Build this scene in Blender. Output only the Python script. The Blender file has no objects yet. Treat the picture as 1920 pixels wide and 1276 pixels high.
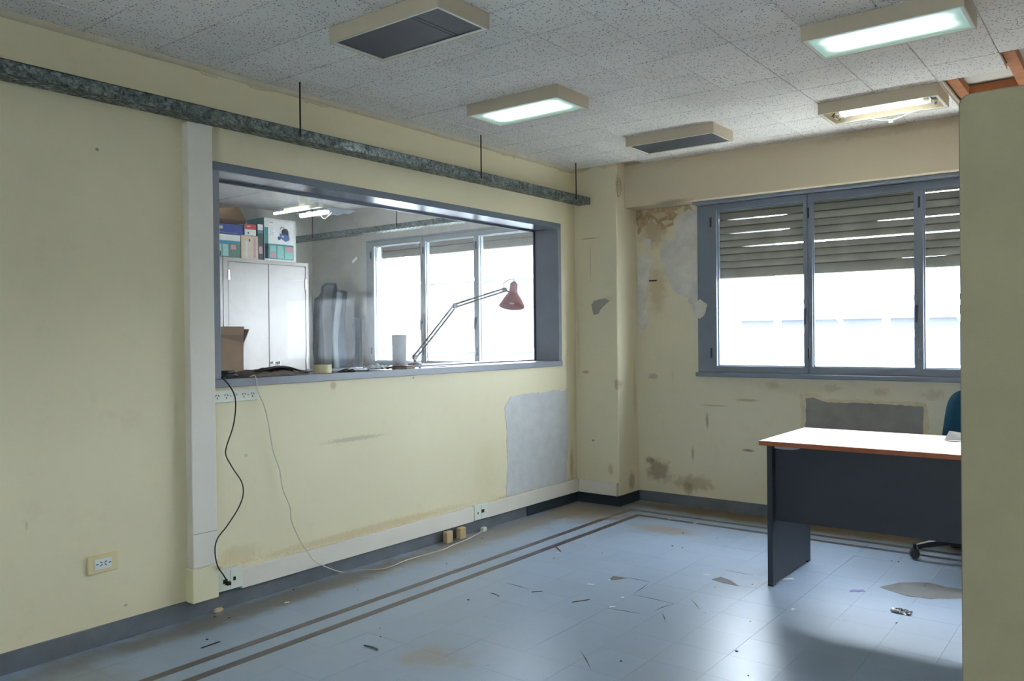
import bpy, bmesh, math, random
from mathutils import Vector, Matrix, noise
random.seed(7)
sc = bpy.context.scene
C = sc.collection
# ------------------------------------------------------------------ camera
CAM = Vector((3.5376, 0.0, 1.305)); YAW, PIT, ROL, FPX = 0.6543, -0.0065, -0.0101, 1541.34
_r = Vector((math.cos(YAW), math.sin(YAW), 0))
FW = Vector((-math.sin(YAW)*math.cos(PIT), math.cos(YAW)*math.cos(PIT), math.sin(PIT)))
_u = _r.cross(FW)
RT = _r*math.cos(ROL) + _u*math.sin(ROL)
UP = -_r*math.sin(ROL) + _u*math.cos(ROL)
cd = bpy.data.cameras.new('camera'); cd.sensor_width = 36; cd.lens = FPX/1920*36; cd.clip_start = .05; cd.clip_end = 200
co = bpy.data.objects.new('camera', cd); C.objects.link(co)
co.matrix_world = Matrix(((RT.x, UP.x, -FW.x, CAM.x), (RT.y, UP.y, -FW.y, CAM.y), (RT.z, UP.z, -FW.z, CAM.z), (0, 0, 0, 1)))
sc.camera = co
# ------------------------------------------------------------------ sky, exposure
SKY = 11.0
LAMP = 1.6
w = bpy.data.worlds.new('overcast_sky'); sc.world = w; w.use_nodes = True
w.node_tree.nodes['Background'].inputs[0].default_value = (.77, .88, 1.0, 1)
w.node_tree.nodes['Background'].inputs[1].default_value = SKY
sc.view_settings.view_transform = 'Standard'; sc.view_settings.look = 'None'
sc.view_settings.gamma = 1; sc.view_settings.exposure = 1.42; sc.view_settings.use_curve_mapping = False
sc.cycles.max_bounces = 10; sc.cycles.diffuse_bounces = 6; sc.cycles.transparent_max_bounces = 16

# ------------------------------------------------------------------ measured planes (metres)
HC, DP, D, A = 2.594, 5.426, 5.736, .385       # ceiling, pilaster front, far wall, pilaster width
XR, YB, XA = 5.6, -2.2, -3.56                  # right wall, back wall, far wall of the next room
def U(px, py, ax, val):                        # measurement: photo pixel -> point on a known plane of the room
    d = FW*FPX + RT*(px-960) - UP*(py-638)
    return CAM + d*((val-CAM[ax])/d[ax])

# ------------------------------------------------------------------ materials
def lin(c): return tuple(((v/255)/12.92 if v/255 <= .04045 else ((v/255+.055)/1.055)**2.4) for v in c)
class NT:
    def __init__(s, name):
        s.m = bpy.data.materials.new(name); s.m.use_nodes = True; s.t = s.m.node_tree; s.n = s.t.nodes
        s.b = s.n['Principled BSDF']; s.out = s.n['Material Output']
    def new(s, t, **k):
        n = s.n.new(t)
        for a, v in k.items(): setattr(n, a, v)
        return n
    def put(s, sock, v):
        if hasattr(v, 'is_output'): s.t.links.new(v, sock)
        elif isinstance(v, (tuple, list)) and len(v) == 3 and sock.type == 'RGBA': sock.default_value = (*v, 1)
        else: sock.default_value = v
    def pos(s):
        if not hasattr(s, '_p'): s._p = s.new('ShaderNodeNewGeometry').outputs['Position']
        return s._p
    def noise(s, scale, detail=3, rough=.55, vec=None, dist=0):
        n = s.new('ShaderNodeTexNoise'); s.put(n.inputs['Vector'], vec or s.pos())
        n.inputs['Scale'].default_value = scale; n.inputs['Detail'].default_value = detail
        n.inputs['Roughness'].default_value = rough; n.inputs['Distortion'].default_value = dist
        return n.outputs['Fac']
    def ramp(s, v, a, b, lo=0., hi=1.):
        n = s.new('ShaderNodeMapRange'); s.put(n.inputs[0], v)
        for i, x in enumerate((a, b, lo, hi)): n.inputs[i+1].default_value = x
        return n.outputs[0]
    def math(s, op, a, b=0.):
        n = s.new('ShaderNodeMath', operation=op); s.put(n.inputs[0], a); s.put(n.inputs[1], b); return n.outputs[0]
    def mix(s, f, a, b):
        n = s.new('ShaderNodeMix', data_type='RGBA'); s.put(n.inputs[0], f); s.put(n.inputs[6], a); s.put(n.inputs[7], b); return n.outputs[2]
    def vmath(s, op, a, b=None):
        n = s.new('ShaderNodeVectorMath', operation=op); s.put(n.inputs[0], a)
        if b is not None: s.put(n.inputs[1], b)
        return n
    def blob(s, c, r, jit=.5, soft=.5, nscale=None):       # irregular stain with its own place and shape
        v = s.vmath('SUBTRACT', s.pos(), Vector(c)).outputs[0]
        v = s.vmath('DIVIDE', v, Vector(r)).outputs[0]
        l = s.vmath('LENGTH', v).outputs['Value']
        n = s.noise(nscale or 1.6/max(.02, min(r[0], r[1], r[2])), 4, .65)
        l = s.math('ADD', l, s.ramp(n, 0, 1, -jit*1.2, jit*1.2))
        n2 = s.new('ShaderNodeMapRange', interpolation_type='SMOOTHSTEP'); s.put(n2.inputs[0], l)
        for i, x in enumerate((1.15, .95-soft, 0, 1)): n2.inputs[i+1].default_value = x
        return n2.outputs[0]
    def bump(s, h, strength=.2, dist=.01):
        n = s.new('ShaderNodeBump'); s.put(n.inputs['Height'], h)
        n.inputs['Strength'].default_value = strength; n.inputs['Distance'].default_value = dist
        s.put(s.b.inputs['Normal'], n.outputs[0])
MATS = {}
def mat(name, rgb, rough=.6, metal=0, var=.08, vs=4., bump=.0, bs=80., spec=.5, coat=0, rnd=0):
    t = NT(name); c = lin(rgb)
    col = t.mix(t.ramp(t.noise(vs, 5, .6), .3, .7), tuple(v*(1-var) for v in c), tuple(min(1, v*(1+var*.6)) for v in c))
    if rnd:
        oi = t.new('ShaderNodeObjectInfo').outputs['Random']
        col = t.mix(t.math('MULTIPLY', oi, rnd), col, tuple(v*.55 for v in c))
    t.put(t.b.inputs['Base Color'], col)
    t.b.inputs['Roughness'].default_value = rough; t.b.inputs['Metallic'].default_value = metal
    t.b.inputs['Specular IOR Level'].default_value = spec; t.b.inputs['Coat Weight'].default_value = coat
    if bump: t.bump(t.noise(bs, 4), bump, .004)
    MATS[name] = t.m
    return t.m
def wall_mat(name, rgb, stains, var=.05, rough=.55):
    t = NT(name); c = lin(rgb)
    col = t.mix(t.ramp(t.noise(1.3, 5, .6), .3, .72), tuple(v*(1-var) for v in c), c)
    grime = tuple(v*f for v, f in zip(c, (.72, .66, .6)))
    col = t.mix(t.ramp(t.noise(4.5, 8, .72), .56, .78, 0, .33), col, grime)
    col = t.mix(t.ramp(t.noise(26, 6, .7), .68, .8, 0, .35), col, grime)
    for ce, r, k, st, j, so in stains:
        col = t.mix(t.math('MULTIPLY', t.blob(ce, r, j*.7, so), st*.72), col, lin(k))
    t.put(t.b.inputs['Base Color'], col); t.b.inputs['Roughness'].default_value = rough
    t.b.inputs['Specular IOR Level'].default_value = .35
    t.bump(t.math('ADD', t.noise(9, 3), t.math('MULTIPLY', t.noise(160, 3), .25)), .12, .01)
    return t.m
BR, DK, OC = (120, 84, 52), (70, 58, 44), (168, 138, 92)
def on(ax, val, px, py, rx, rz, k, st, j=.5, so=.6, th=.1):
    p = U(px, py, ax, val)
    r = (th, rx, rz) if ax == 0 else (rx, th, rz)
    return (tuple(p), r, k, st, j, so)
CREAM = (230, 220, 186)
ST_L = [on(0, 0, 460, 734, .03, .03, (176, 146, 88), .7), on(0, 0, 625, 722, .025, .03, (176, 146, 88), .7), on(0, 0, 665, 822, .26, .016, (140, 128, 104), .5, 1.3),
        on(0, 0, 182, 280, .010, .008, (60, 50, 40), .9, .3), on(0, 0, 775, 708, .008, .008, (40, 32, 26), .9, .2), on(0, 0, 461, 853, .014, .010, (150, 135, 105), .5),
        on(0, 0, 910, 880, .16, .26, (214, 200, 150), .45, .5, .6), on(0, 0, 1072, 870, .03, .16, (150, 118, 70), .7, .7), on(0, 0, 236, 1134, .010, .006, (110, 90, 66), .7),
        on(0, 0, 700, 990, .9, .03, (190, 160, 104), .55, .8), on(0, 0, 50, 985, .008, .018, (168, 150, 118), .4), on(0, 0, 448, 1040, .14, .06, (196, 172, 120), .5, .6), on(0, 0, 965, 930, .35, .035, (176, 146, 92), .55, .8)]
ST_F = [on(1, D, 1235, 880, .12, .10, (112, 84, 56), .8, .9), on(1, D, 1220, 862, .05, .03, DK, .8, .9), on(1, D, 1300, 905, .2, .07, (150, 118, 78), .65, .9), on(1, D, 1290, 915, .05, .06, (120, 92, 60), .6, .7),
        on(1, D, 1326, 788, .012, .07, (112, 80, 54), .75, .6), on(1, D, 1299, 850, .012, .06, (112, 88, 58), .7, .6), on(1, D, 1403, 844, .05, .012, (50, 44, 36), .9, .6), on(1, D, 1400, 750, .10, .012, (150, 122, 84), .7, .9),
        on(1, D, 1225, 430, .13, .16, (158, 128, 86), .75, .8), on(1, D, 1245, 400, .22, .05, (92, 72, 50), .7, 1.), on(1, D, 1198, 398, .04, .05, (36, 28, 22), .9, .8), on(1, D, 1232, 540, .09, .22, (180, 156, 108), .7, .7),
        on(1, D, 1450, 722, .06, .03, (160, 124, 84), .45, 1.2), on(1, D, 1560, 728, .07, .03, (160, 124, 84), .45, 1.2), on(1, D, 1650, 735, .06, .03, (160, 124, 84), .4, 1.2), on(1, D, 1750, 740, .08, .04, (168, 134, 92), .4, 1.2), on(1, D, 1225, 705, .05, .03, (140, 116, 78), .6, .9), on(1, D, 1261, 705, .008, .09, (214, 196, 140), .6, .5),
        on(1, D, 1490, 730, .3, .05, (206, 190, 150), .5, .9), on(1, D, 1340, 760, .12, .008, (120, 104, 74), .5, .8)]
ST_P = [on(1, DP, 1098, 697, .04, .012, (150, 104, 64), .8, .8), on(1, DP, 1112, 825, .015, .01, (50, 42, 34), .9, .5), on(1, DP, 1105, 447, .09, .006, (96, 84, 62), .7, .6), on(1, DP, 1107, 490, .006, .16, (130, 114, 84), .5, .6),
        on(1, DP, 1156, 720, .025, .05, (140, 104, 64), .7, .8), on(1, DP, 1158, 345, .02, .13, (140, 100, 58), .8, .6), on(1, DP, 1160, 400, .015, .08, (150, 112, 70), .7, .7), on(1, DP, 1145, 880, .03, .05, (150, 120, 76), .6, .8), on(1, DP, 1140, 560, .05, .03, (200, 180, 130), .5),
        on(0, A, 1185, 900, .06, .08, (120, 92, 60), .7, .8), on(0, A, 1190, 730, .03, .25, (196, 170, 112), .6, .8), on(1, DP, 1085, 650, .012, .3, (206, 186, 136), .6, .6)]
ST_B = [on(1, 5.55, 1250, 296, .5, .02, (140, 112, 74), .6, .9), on(1, 5.55, 1700, 240, .7, .035, (150, 132, 100), .4, .8), on(1, 5.55, 1260, 378, .16, .02, (110, 86, 60), .7, .9)]
M_WL = wall_mat('wall_paint_left', CREAM, ST_L)
M_WF = wall_mat('wall_paint_far', (226, 217, 188), ST_F, .07)
M_WP = wall_mat('wall_paint_pilaster', (228, 219, 188), ST_P, .06)
M_WB = wall_mat('wall_paint_beam', (210, 197, 170), ST_B, .06)
M_WO = wall_mat('wall_paint_plain', CREAM, [])
M_WA = wall_mat('wall_paint_next_room', (236, 234, 229), [])
mat('plaster_white', (202, 203, 202), .8, var=.09, vs=11, bump=.4, bs=40)
mat('plaster_old', (216, 212, 202), .85, var=.16, vs=9, bump=.5, bs=35)
mat('cement', (146, 142, 134), .9, var=.14, vs=10, bump=.3, bs=90)
mat('grey_filler', (160, 156, 144), .85, var=.08, vs=12)
mat('flaking_paint', (214, 200, 164), .7, var=.12, vs=20)
mat('peel_dark', (192, 168, 130), .85, var=.4, vs=30, bump=.5); mat('crack_brown', (128, 98, 66), .85, var=.3, vs=25)
mat('frame_grey', (142, 146, 154), .32, var=.07, vs=6, bump=.05, bs=120)
mat('frame_header', (112, 122, 134), .16, var=.05, vs=6)
mat('window_blue_grey', (126, 135, 148), .34, var=.08, vs=6, bump=.04)
mat('window_pale', (176, 186, 194), .4, var=.06)
mat('hinge', (66, 72, 82), .4, .4)
mat('slat', (100, 98, 89), .7, var=.22, vs=7, bump=.1, bs=30, rnd=.35)
mat('trunking', (226, 220, 208), .4, var=.05, vs=3, bump=.05)
mat('trunking_yellow', (226, 220, 184), .42, var=.05, vs=5)
mat('socket_plate', (222, 206, 156), .4, var=.04)
mat('socket_insert', (226, 230, 228), .35, var=.03)
mat('socket_white', (224, 226, 212), .4, var=.04)
mat('slot_black', (20, 20, 20), .6, var=0)
mat('lamp_housing', (200, 188, 164), .5, var=.04, vs=3)
mat('lamp_rim', (226, 226, 214), .35, var=.02)
mat('diffuser_dark', (66, 70, 78), .5, var=.14, vs=5)
mat('lamp_inner', (228, 228, 220), .4, var=.03)
mat('wire_white', (226, 226, 216), .5, var=.03)
mat('wire_blue', (40, 84, 160), .5, var=0); mat('wire_yellow', (222, 180, 40), .5, var=0)
mat('rod', (46, 38, 34), .6, .3, var=.2)
mat('wood_batten', (176, 112, 66), .7, var=.25, vs=14, bump=.15)
mat('ceiling_slab', (208, 204, 194), .85, var=.06)
mat('moulding', (206, 196, 172), .6, var=.1, vs=10)
mat('base_grey', (104, 110, 116), .45, var=.2, vs=7, bump=.1)
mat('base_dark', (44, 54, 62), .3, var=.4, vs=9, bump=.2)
mat('partition_fabric', (160, 152, 121), .85, var=.05, vs=8, bump=.15, bs=300)
mat('partition_edge', (120, 114, 96), .6)
mat('desk_top', (214, 160, 124), .3, var=.06, vs=12, coat=.0)
mat('desk_edge', (170, 92, 54), .45, var=.14, vs=18)
mat('desk_dark', (50, 54, 62), .5, var=.08, vs=8, bump=.06, bs=400)
mat('plastic_grey', (180, 182, 184), .4)
mat('chair_fabric', (18, 74, 98), .9, var=.15, vs=40, bump=.3, bs=500)
mat('plastic_black', (24, 26, 30), .38, var=.1)
mat('paper', (236, 238, 240), .8, var=.03); mat('card_print', (120, 110, 190), .5, var=.5, vs=70)
mat('cabinet_white', (166, 160, 153), .35, var=.02, vs=2)
mat('cabinet_gap', (110, 108, 104), .6)
mat('chrome', (200, 204, 210), .2, .9)
mat('cardboard', (178, 146, 112), .8, var=.1, vs=8, bump=.1)
mat('cardboard_dark', (150, 122, 96), .85, var=.1, vs=8)
mat('box_teal', (34, 138, 140), .45, var=.06); mat('box_blue', (36, 62, 150), .45, var=.08)
mat('box_green', (78, 120, 104), .5, var=.15, vs=20); mat('box_cyan', (20, 140, 176), .45)
mat('box_white', (222, 224, 222), .5, var=.03); mat('box_red', (188, 44, 46), .5, var=.08)
mat('box_beige', (206, 190, 168), .5, var=.08, vs=12); mat('box_pink', (204, 150, 160), .5, var=.2, vs=60)
mat('box_pale', (140, 196, 190), .5, var=.1, vs=30); mat('box_dark', (44, 60, 64), .5, var=.3, vs=20)
mat('vac_blue', (72, 112, 170), .4); mat('vac_dark', (40, 44, 60), .4); mat('print_grey', (150, 156, 168), .6)
mat('print_label', (214, 222, 190), .5)
mat('lamp_red', (150, 44, 38), .35, var=.12, vs=14); mat('lamp_arm', (120, 112, 118), .4, .5)
mat('blanket', (128, 148, 164), .85, var=.25, vs=6, bump=.2)
mat('blanket_pale', (176, 188, 194), .85, var=.1, vs=6)
mat('board_wood', (122, 72, 44), .55, var=.2, vs=10)
mat('cable_black', (26, 24, 26), .5, var=.1); mat('cable_white', (206, 202, 184), .5, var=.08)
mat('bag', (118, 106, 98), .75, var=.25, vs=30, bump=.3); mat('bag_dark', (44, 34, 36), .6, var=.3, vs=30)
mat('tape', (214, 204, 160), .3); mat('tape_core', (190, 160, 110), .7)
mat('film', (224, 228, 232), .25, var=.06, vs=30); mat('debris_dark', (78, 66, 56), .8, var=.3, vs=60)
mat('book_red', (112, 46, 34), .6, var=.15, vs=20); mat('book_pages', (170, 150, 130), .8)
mat('stone', (190, 170, 138), .8, var=.2, vs=40); mat('wood_block', (196, 172, 128), .7, var=.1, vs=20)
mat('sliver_dark', (64, 66, 66), .7, var=.2); mat('sliver_green', (52, 84, 74), .6)
mat('roof_concrete', (56, 58, 62), .9, var=.05); mat('rail_white', (236, 238, 240), .5)
mat('facade_pale', (60, 61, 63), .9, var=.04); mat('facade_window', (53, 56, 59), .4)
mat('roof_ground', (180, 178, 172), .9, var=.1); mat('counter_top', (168, 172, 174), .5, var=.06)

def m_galv():
    t = NT('galvanised'); v = t.new('ShaderNodeTexVoronoi'); v.inputs['Scale'].default_value = 42
    d = t.vmath('ADD', t.pos(), t.vmath('MULTIPLY', t.new('ShaderNodeTexNoise').outputs['Color'], Vector((.03,)*3)).outputs[0]).outputs[0]
    t.put(v.inputs['Vector'], d)
    f = t.math('MULTIPLY', v.outputs['Color'], 1.0)
    col = t.mix(t.ramp(t.noise(38, 4, .7, dist=1.5), .35, .65), lin((76, 84, 84)), lin((170, 182, 180)))
    t.put(t.b.inputs['Base Color'], t.mix(t.ramp(f, .2, .9, 0, .5), col, lin((60, 66, 68))))
    t.b.inputs['Metallic'].default_value = .9; t.put(t.b.inputs['Roughness'], t.ramp(f, 0, 1, .3, .6))
    return t.m
MATS['galv'] = m_galv()
def m_ceil():
    t = NT('acoustic_tile')
    def dots(scale, thr, off):
        v = t.new('ShaderNodeTexVoronoi'); v.inputs['Scale'].default_value = scale; v.inputs['Randomness'].default_value = .75
        t.put(v.inputs['Vector'], t.vmath('MULTIPLY', t.vmath('ADD', t.pos(), Vector((off, off, 0))).outputs[0], Vector((1, 1, 0))).outputs[0])
        return t.ramp(v.outputs['Distance'], thr, thr*.75)
    h = t.math('MAXIMUM', dots(68, .25, 0), dots(61, .19, 4.7))
    oi = t.new('ShaderNodeObjectInfo').outputs['Random']
    c = t.mix(oi, lin((238, 236, 231)), lin((230, 228, 224)))
    c = t.mix(t.ramp(t.noise(2.2, 5), .45, .75, 0, .3), c, lin((196, 190, 176)))
    t.put(t.b.inputs['Base Color'], t.mix(h, c, lin((104, 100, 96))))
    t.b.inputs['Roughness'].default_value = .85; t.b.inputs['Specular IOR Level'].default_value = .2
    t.bump(t.math('SUBTRACT', 1., h), .5, .004)
    return t.m
MATS['ceil_tile'] = m_ceil()
mat('ceil_panel_next', (214, 214, 216), .85, var=.04)
def m_floor(name, rgb, rough):
    t = NT(name); c = lin(rgb)
    oi = t.new('ShaderNodeObjectInfo').outputs['Random']
    col = t.mix(t.math('MULTIPLY', oi, .5), c, tuple(v*.86 for v in c))
    col = t.mix(t.ramp(t.noise(3.2, 7, .7), .35, .8, 0, .4), col, tuple(v*f for v, f in zip(c, (.88, .87, .86))))
    col = t.mix(t.ramp(t.noise(11, 9, .8, dist=.6), .55, .85, 0, .3), col, tuple(v*.7 for v in c))
    col = t.mix(t.ramp(t.noise(90, 3, .7), .70, .76, 0, .5), col, lin((90, 80, 70)))
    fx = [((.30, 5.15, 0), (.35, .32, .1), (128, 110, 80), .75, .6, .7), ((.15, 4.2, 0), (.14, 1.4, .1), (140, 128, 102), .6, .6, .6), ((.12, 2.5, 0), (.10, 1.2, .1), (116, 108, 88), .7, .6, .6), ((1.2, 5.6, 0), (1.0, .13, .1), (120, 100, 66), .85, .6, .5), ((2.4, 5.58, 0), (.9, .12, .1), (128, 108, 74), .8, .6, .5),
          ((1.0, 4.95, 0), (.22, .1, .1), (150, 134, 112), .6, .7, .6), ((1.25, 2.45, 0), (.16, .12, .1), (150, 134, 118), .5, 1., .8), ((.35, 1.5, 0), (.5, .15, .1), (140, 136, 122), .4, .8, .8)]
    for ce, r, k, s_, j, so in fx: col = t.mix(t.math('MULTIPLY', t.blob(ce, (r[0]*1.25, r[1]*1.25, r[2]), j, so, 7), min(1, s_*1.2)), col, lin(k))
    t.put(t.b.inputs['Base Color'], col)
    t.put(t.b.inputs['Roughness'], t.ramp(t.noise(7, 6, .7), .3, .75, rough-.02, rough+.05))
    t.b.inputs['Specular IOR Level'].default_value = .85
    t.bump(t.math('ADD', t.noise(1.7, 2), t.math('MULTIPLY', t.noise(40, 3), .06)), .12, .012)
    return t.m
MATS['floor_tile'] = m_floor('vinyl_tile', (152, 171, 194), .34)
MATS['floor_stripe'] = m_floor('vinyl_stripe', (74, 66, 72), .3)
mat('floor_screed', (120, 118, 114), .8, var=.15, vs=12); mat('floor_joint', (112, 114, 116), .8)
def m_glass(name, haze, dirt, refl=.3):
    t = NT(name); n = t.n; n.remove(t.b)
    tr = t.new('ShaderNodeBsdfTransparent'); gl = t.new('ShaderNodeBsdfGlossy'); gl.inputs['Roughness'].default_value = .02
    fr = t.new('ShaderNodeFresnel'); t.put(fr.inputs['IOR'], t.ramp(t.new('ShaderNodeNewGeometry').outputs['Backfacing'], 0, 1, 1.45, 1/1.45))
    m1 = t.new('ShaderNodeMixShader'); t.put(m1.inputs[0], t.math('MULTIPLY', fr.outputs[0], refl)); t.put(m1.inputs[1], tr.outputs[0]); t.put(m1.inputs[2], gl.outputs[0])
    df = t.new('ShaderNodeBsdfDiffuse'); tl = t.new('ShaderNodeBsdfTranslucent'); ad = t.new('ShaderNodeMixShader'); ad.inputs[0].default_value = .6
    df.inputs[0].default_value = tl.inputs[0].default_value = (.9, .92, .94, 1)
    t.put(ad.inputs[1], df.outputs[0]); t.put(ad.inputs[2], tl.outputs[0])
    f = t.math('ADD', haze, t.math('MULTIPLY', t.ramp(t.noise(3.5, 8, .75, dist=.8), .45, .8), dirt))
    f = t.math('ADD', f, t.math('MULTIPLY', t.ramp(t.noise(60, 2), .72, .76), dirt*1.5))
    m2 = t.new('ShaderNodeMixShader'); t.put(m2.inputs[0], f); t.put(m2.inputs[1], m1.outputs[0]); t.put(m2.inputs[2], ad.outputs[0])
    t.put(t.out.inputs[0], m2.outputs[0]); return t.m
MATS['glass_inner'] = m_glass('dusty_glass', .06, .11, .12)
MATS['glass_outer'] = m_glass('window_glass', .004, .015)
def m_emit(name, col, s):
    t = NT(name); t.b.inputs['Base Color'].default_value = (*col, 1); t.b.inputs['Emission Color'].default_value = (*col, 1); t.b.inputs['Emission Strength'].default_value = s; return t.m
MATS['tube'] = m_emit('fluorescent_tube', (.93, 1, .97), LAMP*1.6)
def m_diff():                                             # lit acrylic sheet: brightest along the two tubes behind it
    t = NT('lit_diffuser'); tc = t.new('ShaderNodeTexCoord').outputs['Object']; sx = t.new('ShaderNodeSeparateXYZ'); t.put(sx.inputs[0], tc)
    ex = t.ramp(t.math('ABSOLUTE', sx.outputs[0]), .275, .20)
    def g(c): return t.ramp(t.math('ABSOLUTE', t.math('SUBTRACT', sx.outputs[1], c)), .072, .012)
    f = t.math('MULTIPLY', t.math('MINIMUM', t.math('ADD', g(-.048), g(.048)), 1.), ex)
    t.put(t.b.inputs['Emission Color'], t.mix(t.ramp(f, 0, .6), (.52, .86, .72), (.94, 1, .98)))
    t.put(t.b.inputs['Emission Strength'], t.ramp(t.math('POWER', f, 1.6), 0, 1, .13, LAMP*.9)); t.b.inputs['Base Color'].default_value = (.3, .45, .4, 1); t.b.inputs['Roughness'].default_value = .3
    return t.m
MATS['diffuser_lit'] = m_diff()

# ------------------------------------------------------------------ mesh helpers
class B:
    def __init__(s): s.bm = bmesh.new()
    def box(s, x0, x1, y0, y1, z0, z1, bev=0, seg=1):
        vs = [s.bm.verts.new((x, y, z)) for x in (x0, x1) for y in (y0, y1) for z in (z0, z1)]
        fs = [s.bm.faces.new([vs[i] for i in q]) for q in ((0, 1, 3, 2), (4, 6, 7, 5), (0, 4, 5, 1), (2, 3, 7, 6), (0, 2, 6, 4), (1, 5, 7, 3))]
        if bev: bmesh.ops.bevel(s.bm, geom=list({e for f in fs for e in f.edges}), offset=bev, segments=seg, affect='EDGES', profile=.5)
        return s
    def tube(s, pts, r, n=8, cap=True):
        pts = [Vector(p) for p in pts]; rr = r if isinstance(r, (list, tuple)) else [r]*len(pts); rings = []
        ref = None
        for i, p in enumerate(pts):
            d = (pts[min(i+1, len(pts)-1)]-pts[max(i-1, 0)]).normalized()
            if ref is None: ref = Vector((0, 0, 1)) if abs(d.z) < .9 else Vector((1, 0, 0))
            a = (ref - d*ref.dot(d)).normalized(); b = d.cross(a); ref = a
            rings.append([s.bm.verts.new(p + (a*math.cos(t)+b*math.sin(t))*rr[i]) for t in (2*math.pi*k/n for k in range(n))])
        for q0, q1 in zip(rings, rings[1:]):
            for k in range(n): s.bm.faces.new((q0[k], q0[(k+1) % n], q1[(k+1) % n], q1[k]))
        if cap: s.bm.faces.new(rings[0][::-1]); s.bm.faces.new(rings[-1])
        return s
    def cyl(s, a, b, r, r2=None, n=16): return s.tube([a, b], [r, r if r2 is None else r2], n)
    def prism(s, pts, off):                                # flat outline given thickness
        off = Vector(off); a = [s.bm.verts.new(p) for p in pts]; b = [s.bm.verts.new(Vector(p)+off) for p in pts]; n = len(pts)
        s.bm.faces.new(a); s.bm.faces.new(b[::-1])
        for i in range(n): s.bm.faces.new((a[i], b[i], b[(i+1) % n], a[(i+1) % n]))
        return s
    def lathe(s, prof, n=28, c=(0, 0, 0), mtx=None):
        rings = []
        for r, z in prof:
            ring = []
            for k in range(n):
                v = Vector((r*math.cos(2*math.pi*k/n), r*math.sin(2*math.pi*k/n), z))
                ring.append(s.bm.verts.new((mtx @ v if mtx else v) + Vector(c)))
            rings.append(ring)
        for q0, q1 in zip(rings, rings[1:]):
            for k in range(n): s.bm.faces.new((q0[k], q0[(k+1) % n], q1[(k+1) % n], q1[k]))
        return s
    def grid(s, f, nu, nv, thick=0):
        vs = [[s.bm.verts.new(f(i/nu, j/nv)) for j in range(nv+1)] for i in range(nu+1)]
        for i in range(nu):
            for j in range(nv): s.bm.faces.new((vs[i][j], vs[i+1][j], vs[i+1][j+1], vs[i][j+1]))
        if thick: bmesh.ops.solidify(s.bm, geom=s.bm.faces[:], thickness=thick)
        return s
    def mesh(s, name, smooth=False):
        bmesh.ops.recalc_face_normals(s.bm, faces=s.bm.faces[:])
        me = bpy.data.meshes.new(name); s.bm.to_mesh(me); s.bm.free()
        if smooth:
            me.polygons.foreach_set('use_smooth', [True]*len(me.polygons)); me.set_sharp_from_angle(angle=math.radians(40))
        return me
def link(name, me, m, parent=None, loc=None, rot=None):
    o = bpy.data.objects.new(name, me); C.objects.link(o)
    if m is not None and me is not None and not me.materials: me.materials.append(MATS[m] if isinstance(m, str) else m)
    if parent: o.parent = parent
    if loc is not None: o.location = loc
    if rot is not None: o.rotation_euler = rot
    return o
def ob(name, b, m, parent=None, smooth=False, **k): return link(name, b.mesh(name, smooth), m, parent, **k)
def tag(o, label, cat, group=None):
    o['label'] = label; o['category'] = cat
    if group: o['group'] = group
    return o
def thing(name, label, cat, loc=(0, 0, 0), rz=0, group=None):
    return tag(link(name, None, None, loc=loc, rot=(0, 0, rz)), label, cat, group)
def struct(name, b, m, label=None, smooth=False):
    o = ob(name, b, m, smooth=smooth); o['kind'] = 'structure'
    if label: o['label'] = label
    return o
def bx(*a, **k): return B().box(*a, **k)
def smooth_pts(pts, n=6):
    pts = [Vector(p) for p in pts]; out = []
    for i in range(len(pts)-1):
        p0, p1, p2, p3 = pts[max(i-1, 0)], pts[i], pts[i+1], pts[min(i+2, len(pts)-1)]
        for k in range(n):
            t = k/n; out.append(.5*((2*p1)+(p2-p0)*t+(2*p0-5*p1+4*p2-p3)*t*t+(3*p1-p0-3*p2+p3)*t**3))
    return out+[pts[-1]]
def ragged(pts, step=.02, amp=.006, ax=0, seed=0):        # breaks an outline into a torn edge within its plane
    out = []; n = len(pts); rs = random.Random(seed)
    for i in range(n):
        a, b = Vector(pts[i]), Vector(pts[(i+1) % n]); k = max(1, int((b-a).length/step))
        for j in range(k):
            v = a.lerp(b, j/k) + Vector([rs.uniform(-amp, amp) for _ in range(3)])
            v[ax] = pts[0][ax]; out.append(v)
    return out

# ================================================================== THE SETTING
# ---- floor: screed, 9-inch vinyl tiles, double dark stripe
floor = struct('floor', B().box(0, XR, YB, D+.3, -.12, -.003), 'floor_joint', 'worn pale blue-grey vinyl tile floor with a double dark border stripe')
GX = lambda k: 1.969+.2300*k
GY = lambda k: 3.850+.2290*k
g = .00042
tile_meshes = {}
def ftile(x0, x1, y0, y1, name='floor_tile', m='floor_tile'):
    key = (round(x1-x0, 4), round(y1-y0, 4), m)
    if key not in tile_meshes: tile_meshes[key] = bx(0, x1-x0-2*g, 0, y1-y0-2*g, -.003, 0).mesh(name)
    return link(name, tile_meshes[key], m, floor, loc=(x0+g, y0+g, random.uniform(-.0002, .0002)))
S1, S2, S3, S4 = .488, .532, .622, .668                   # stripe edges along the left wall
T1, T2, T3, T4 = 5.395, 5.352, 5.262, 5.216               # stripe edges along the far wall
xs = [S4]+[GX(k) for k in range(-5, 8)]; xs = [x for i, x in enumerate(xs) if i == 0 or x > S4+.05]
ys = [GY(k) for k in range(-11, 6)]+[T4]
for i in range(len(xs)-1):
    for j in range(len(ys)-1): ftile(xs[i], xs[i+1], ys[j], ys[j+1])
XE, YE = xs[-1], ys[0]
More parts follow.
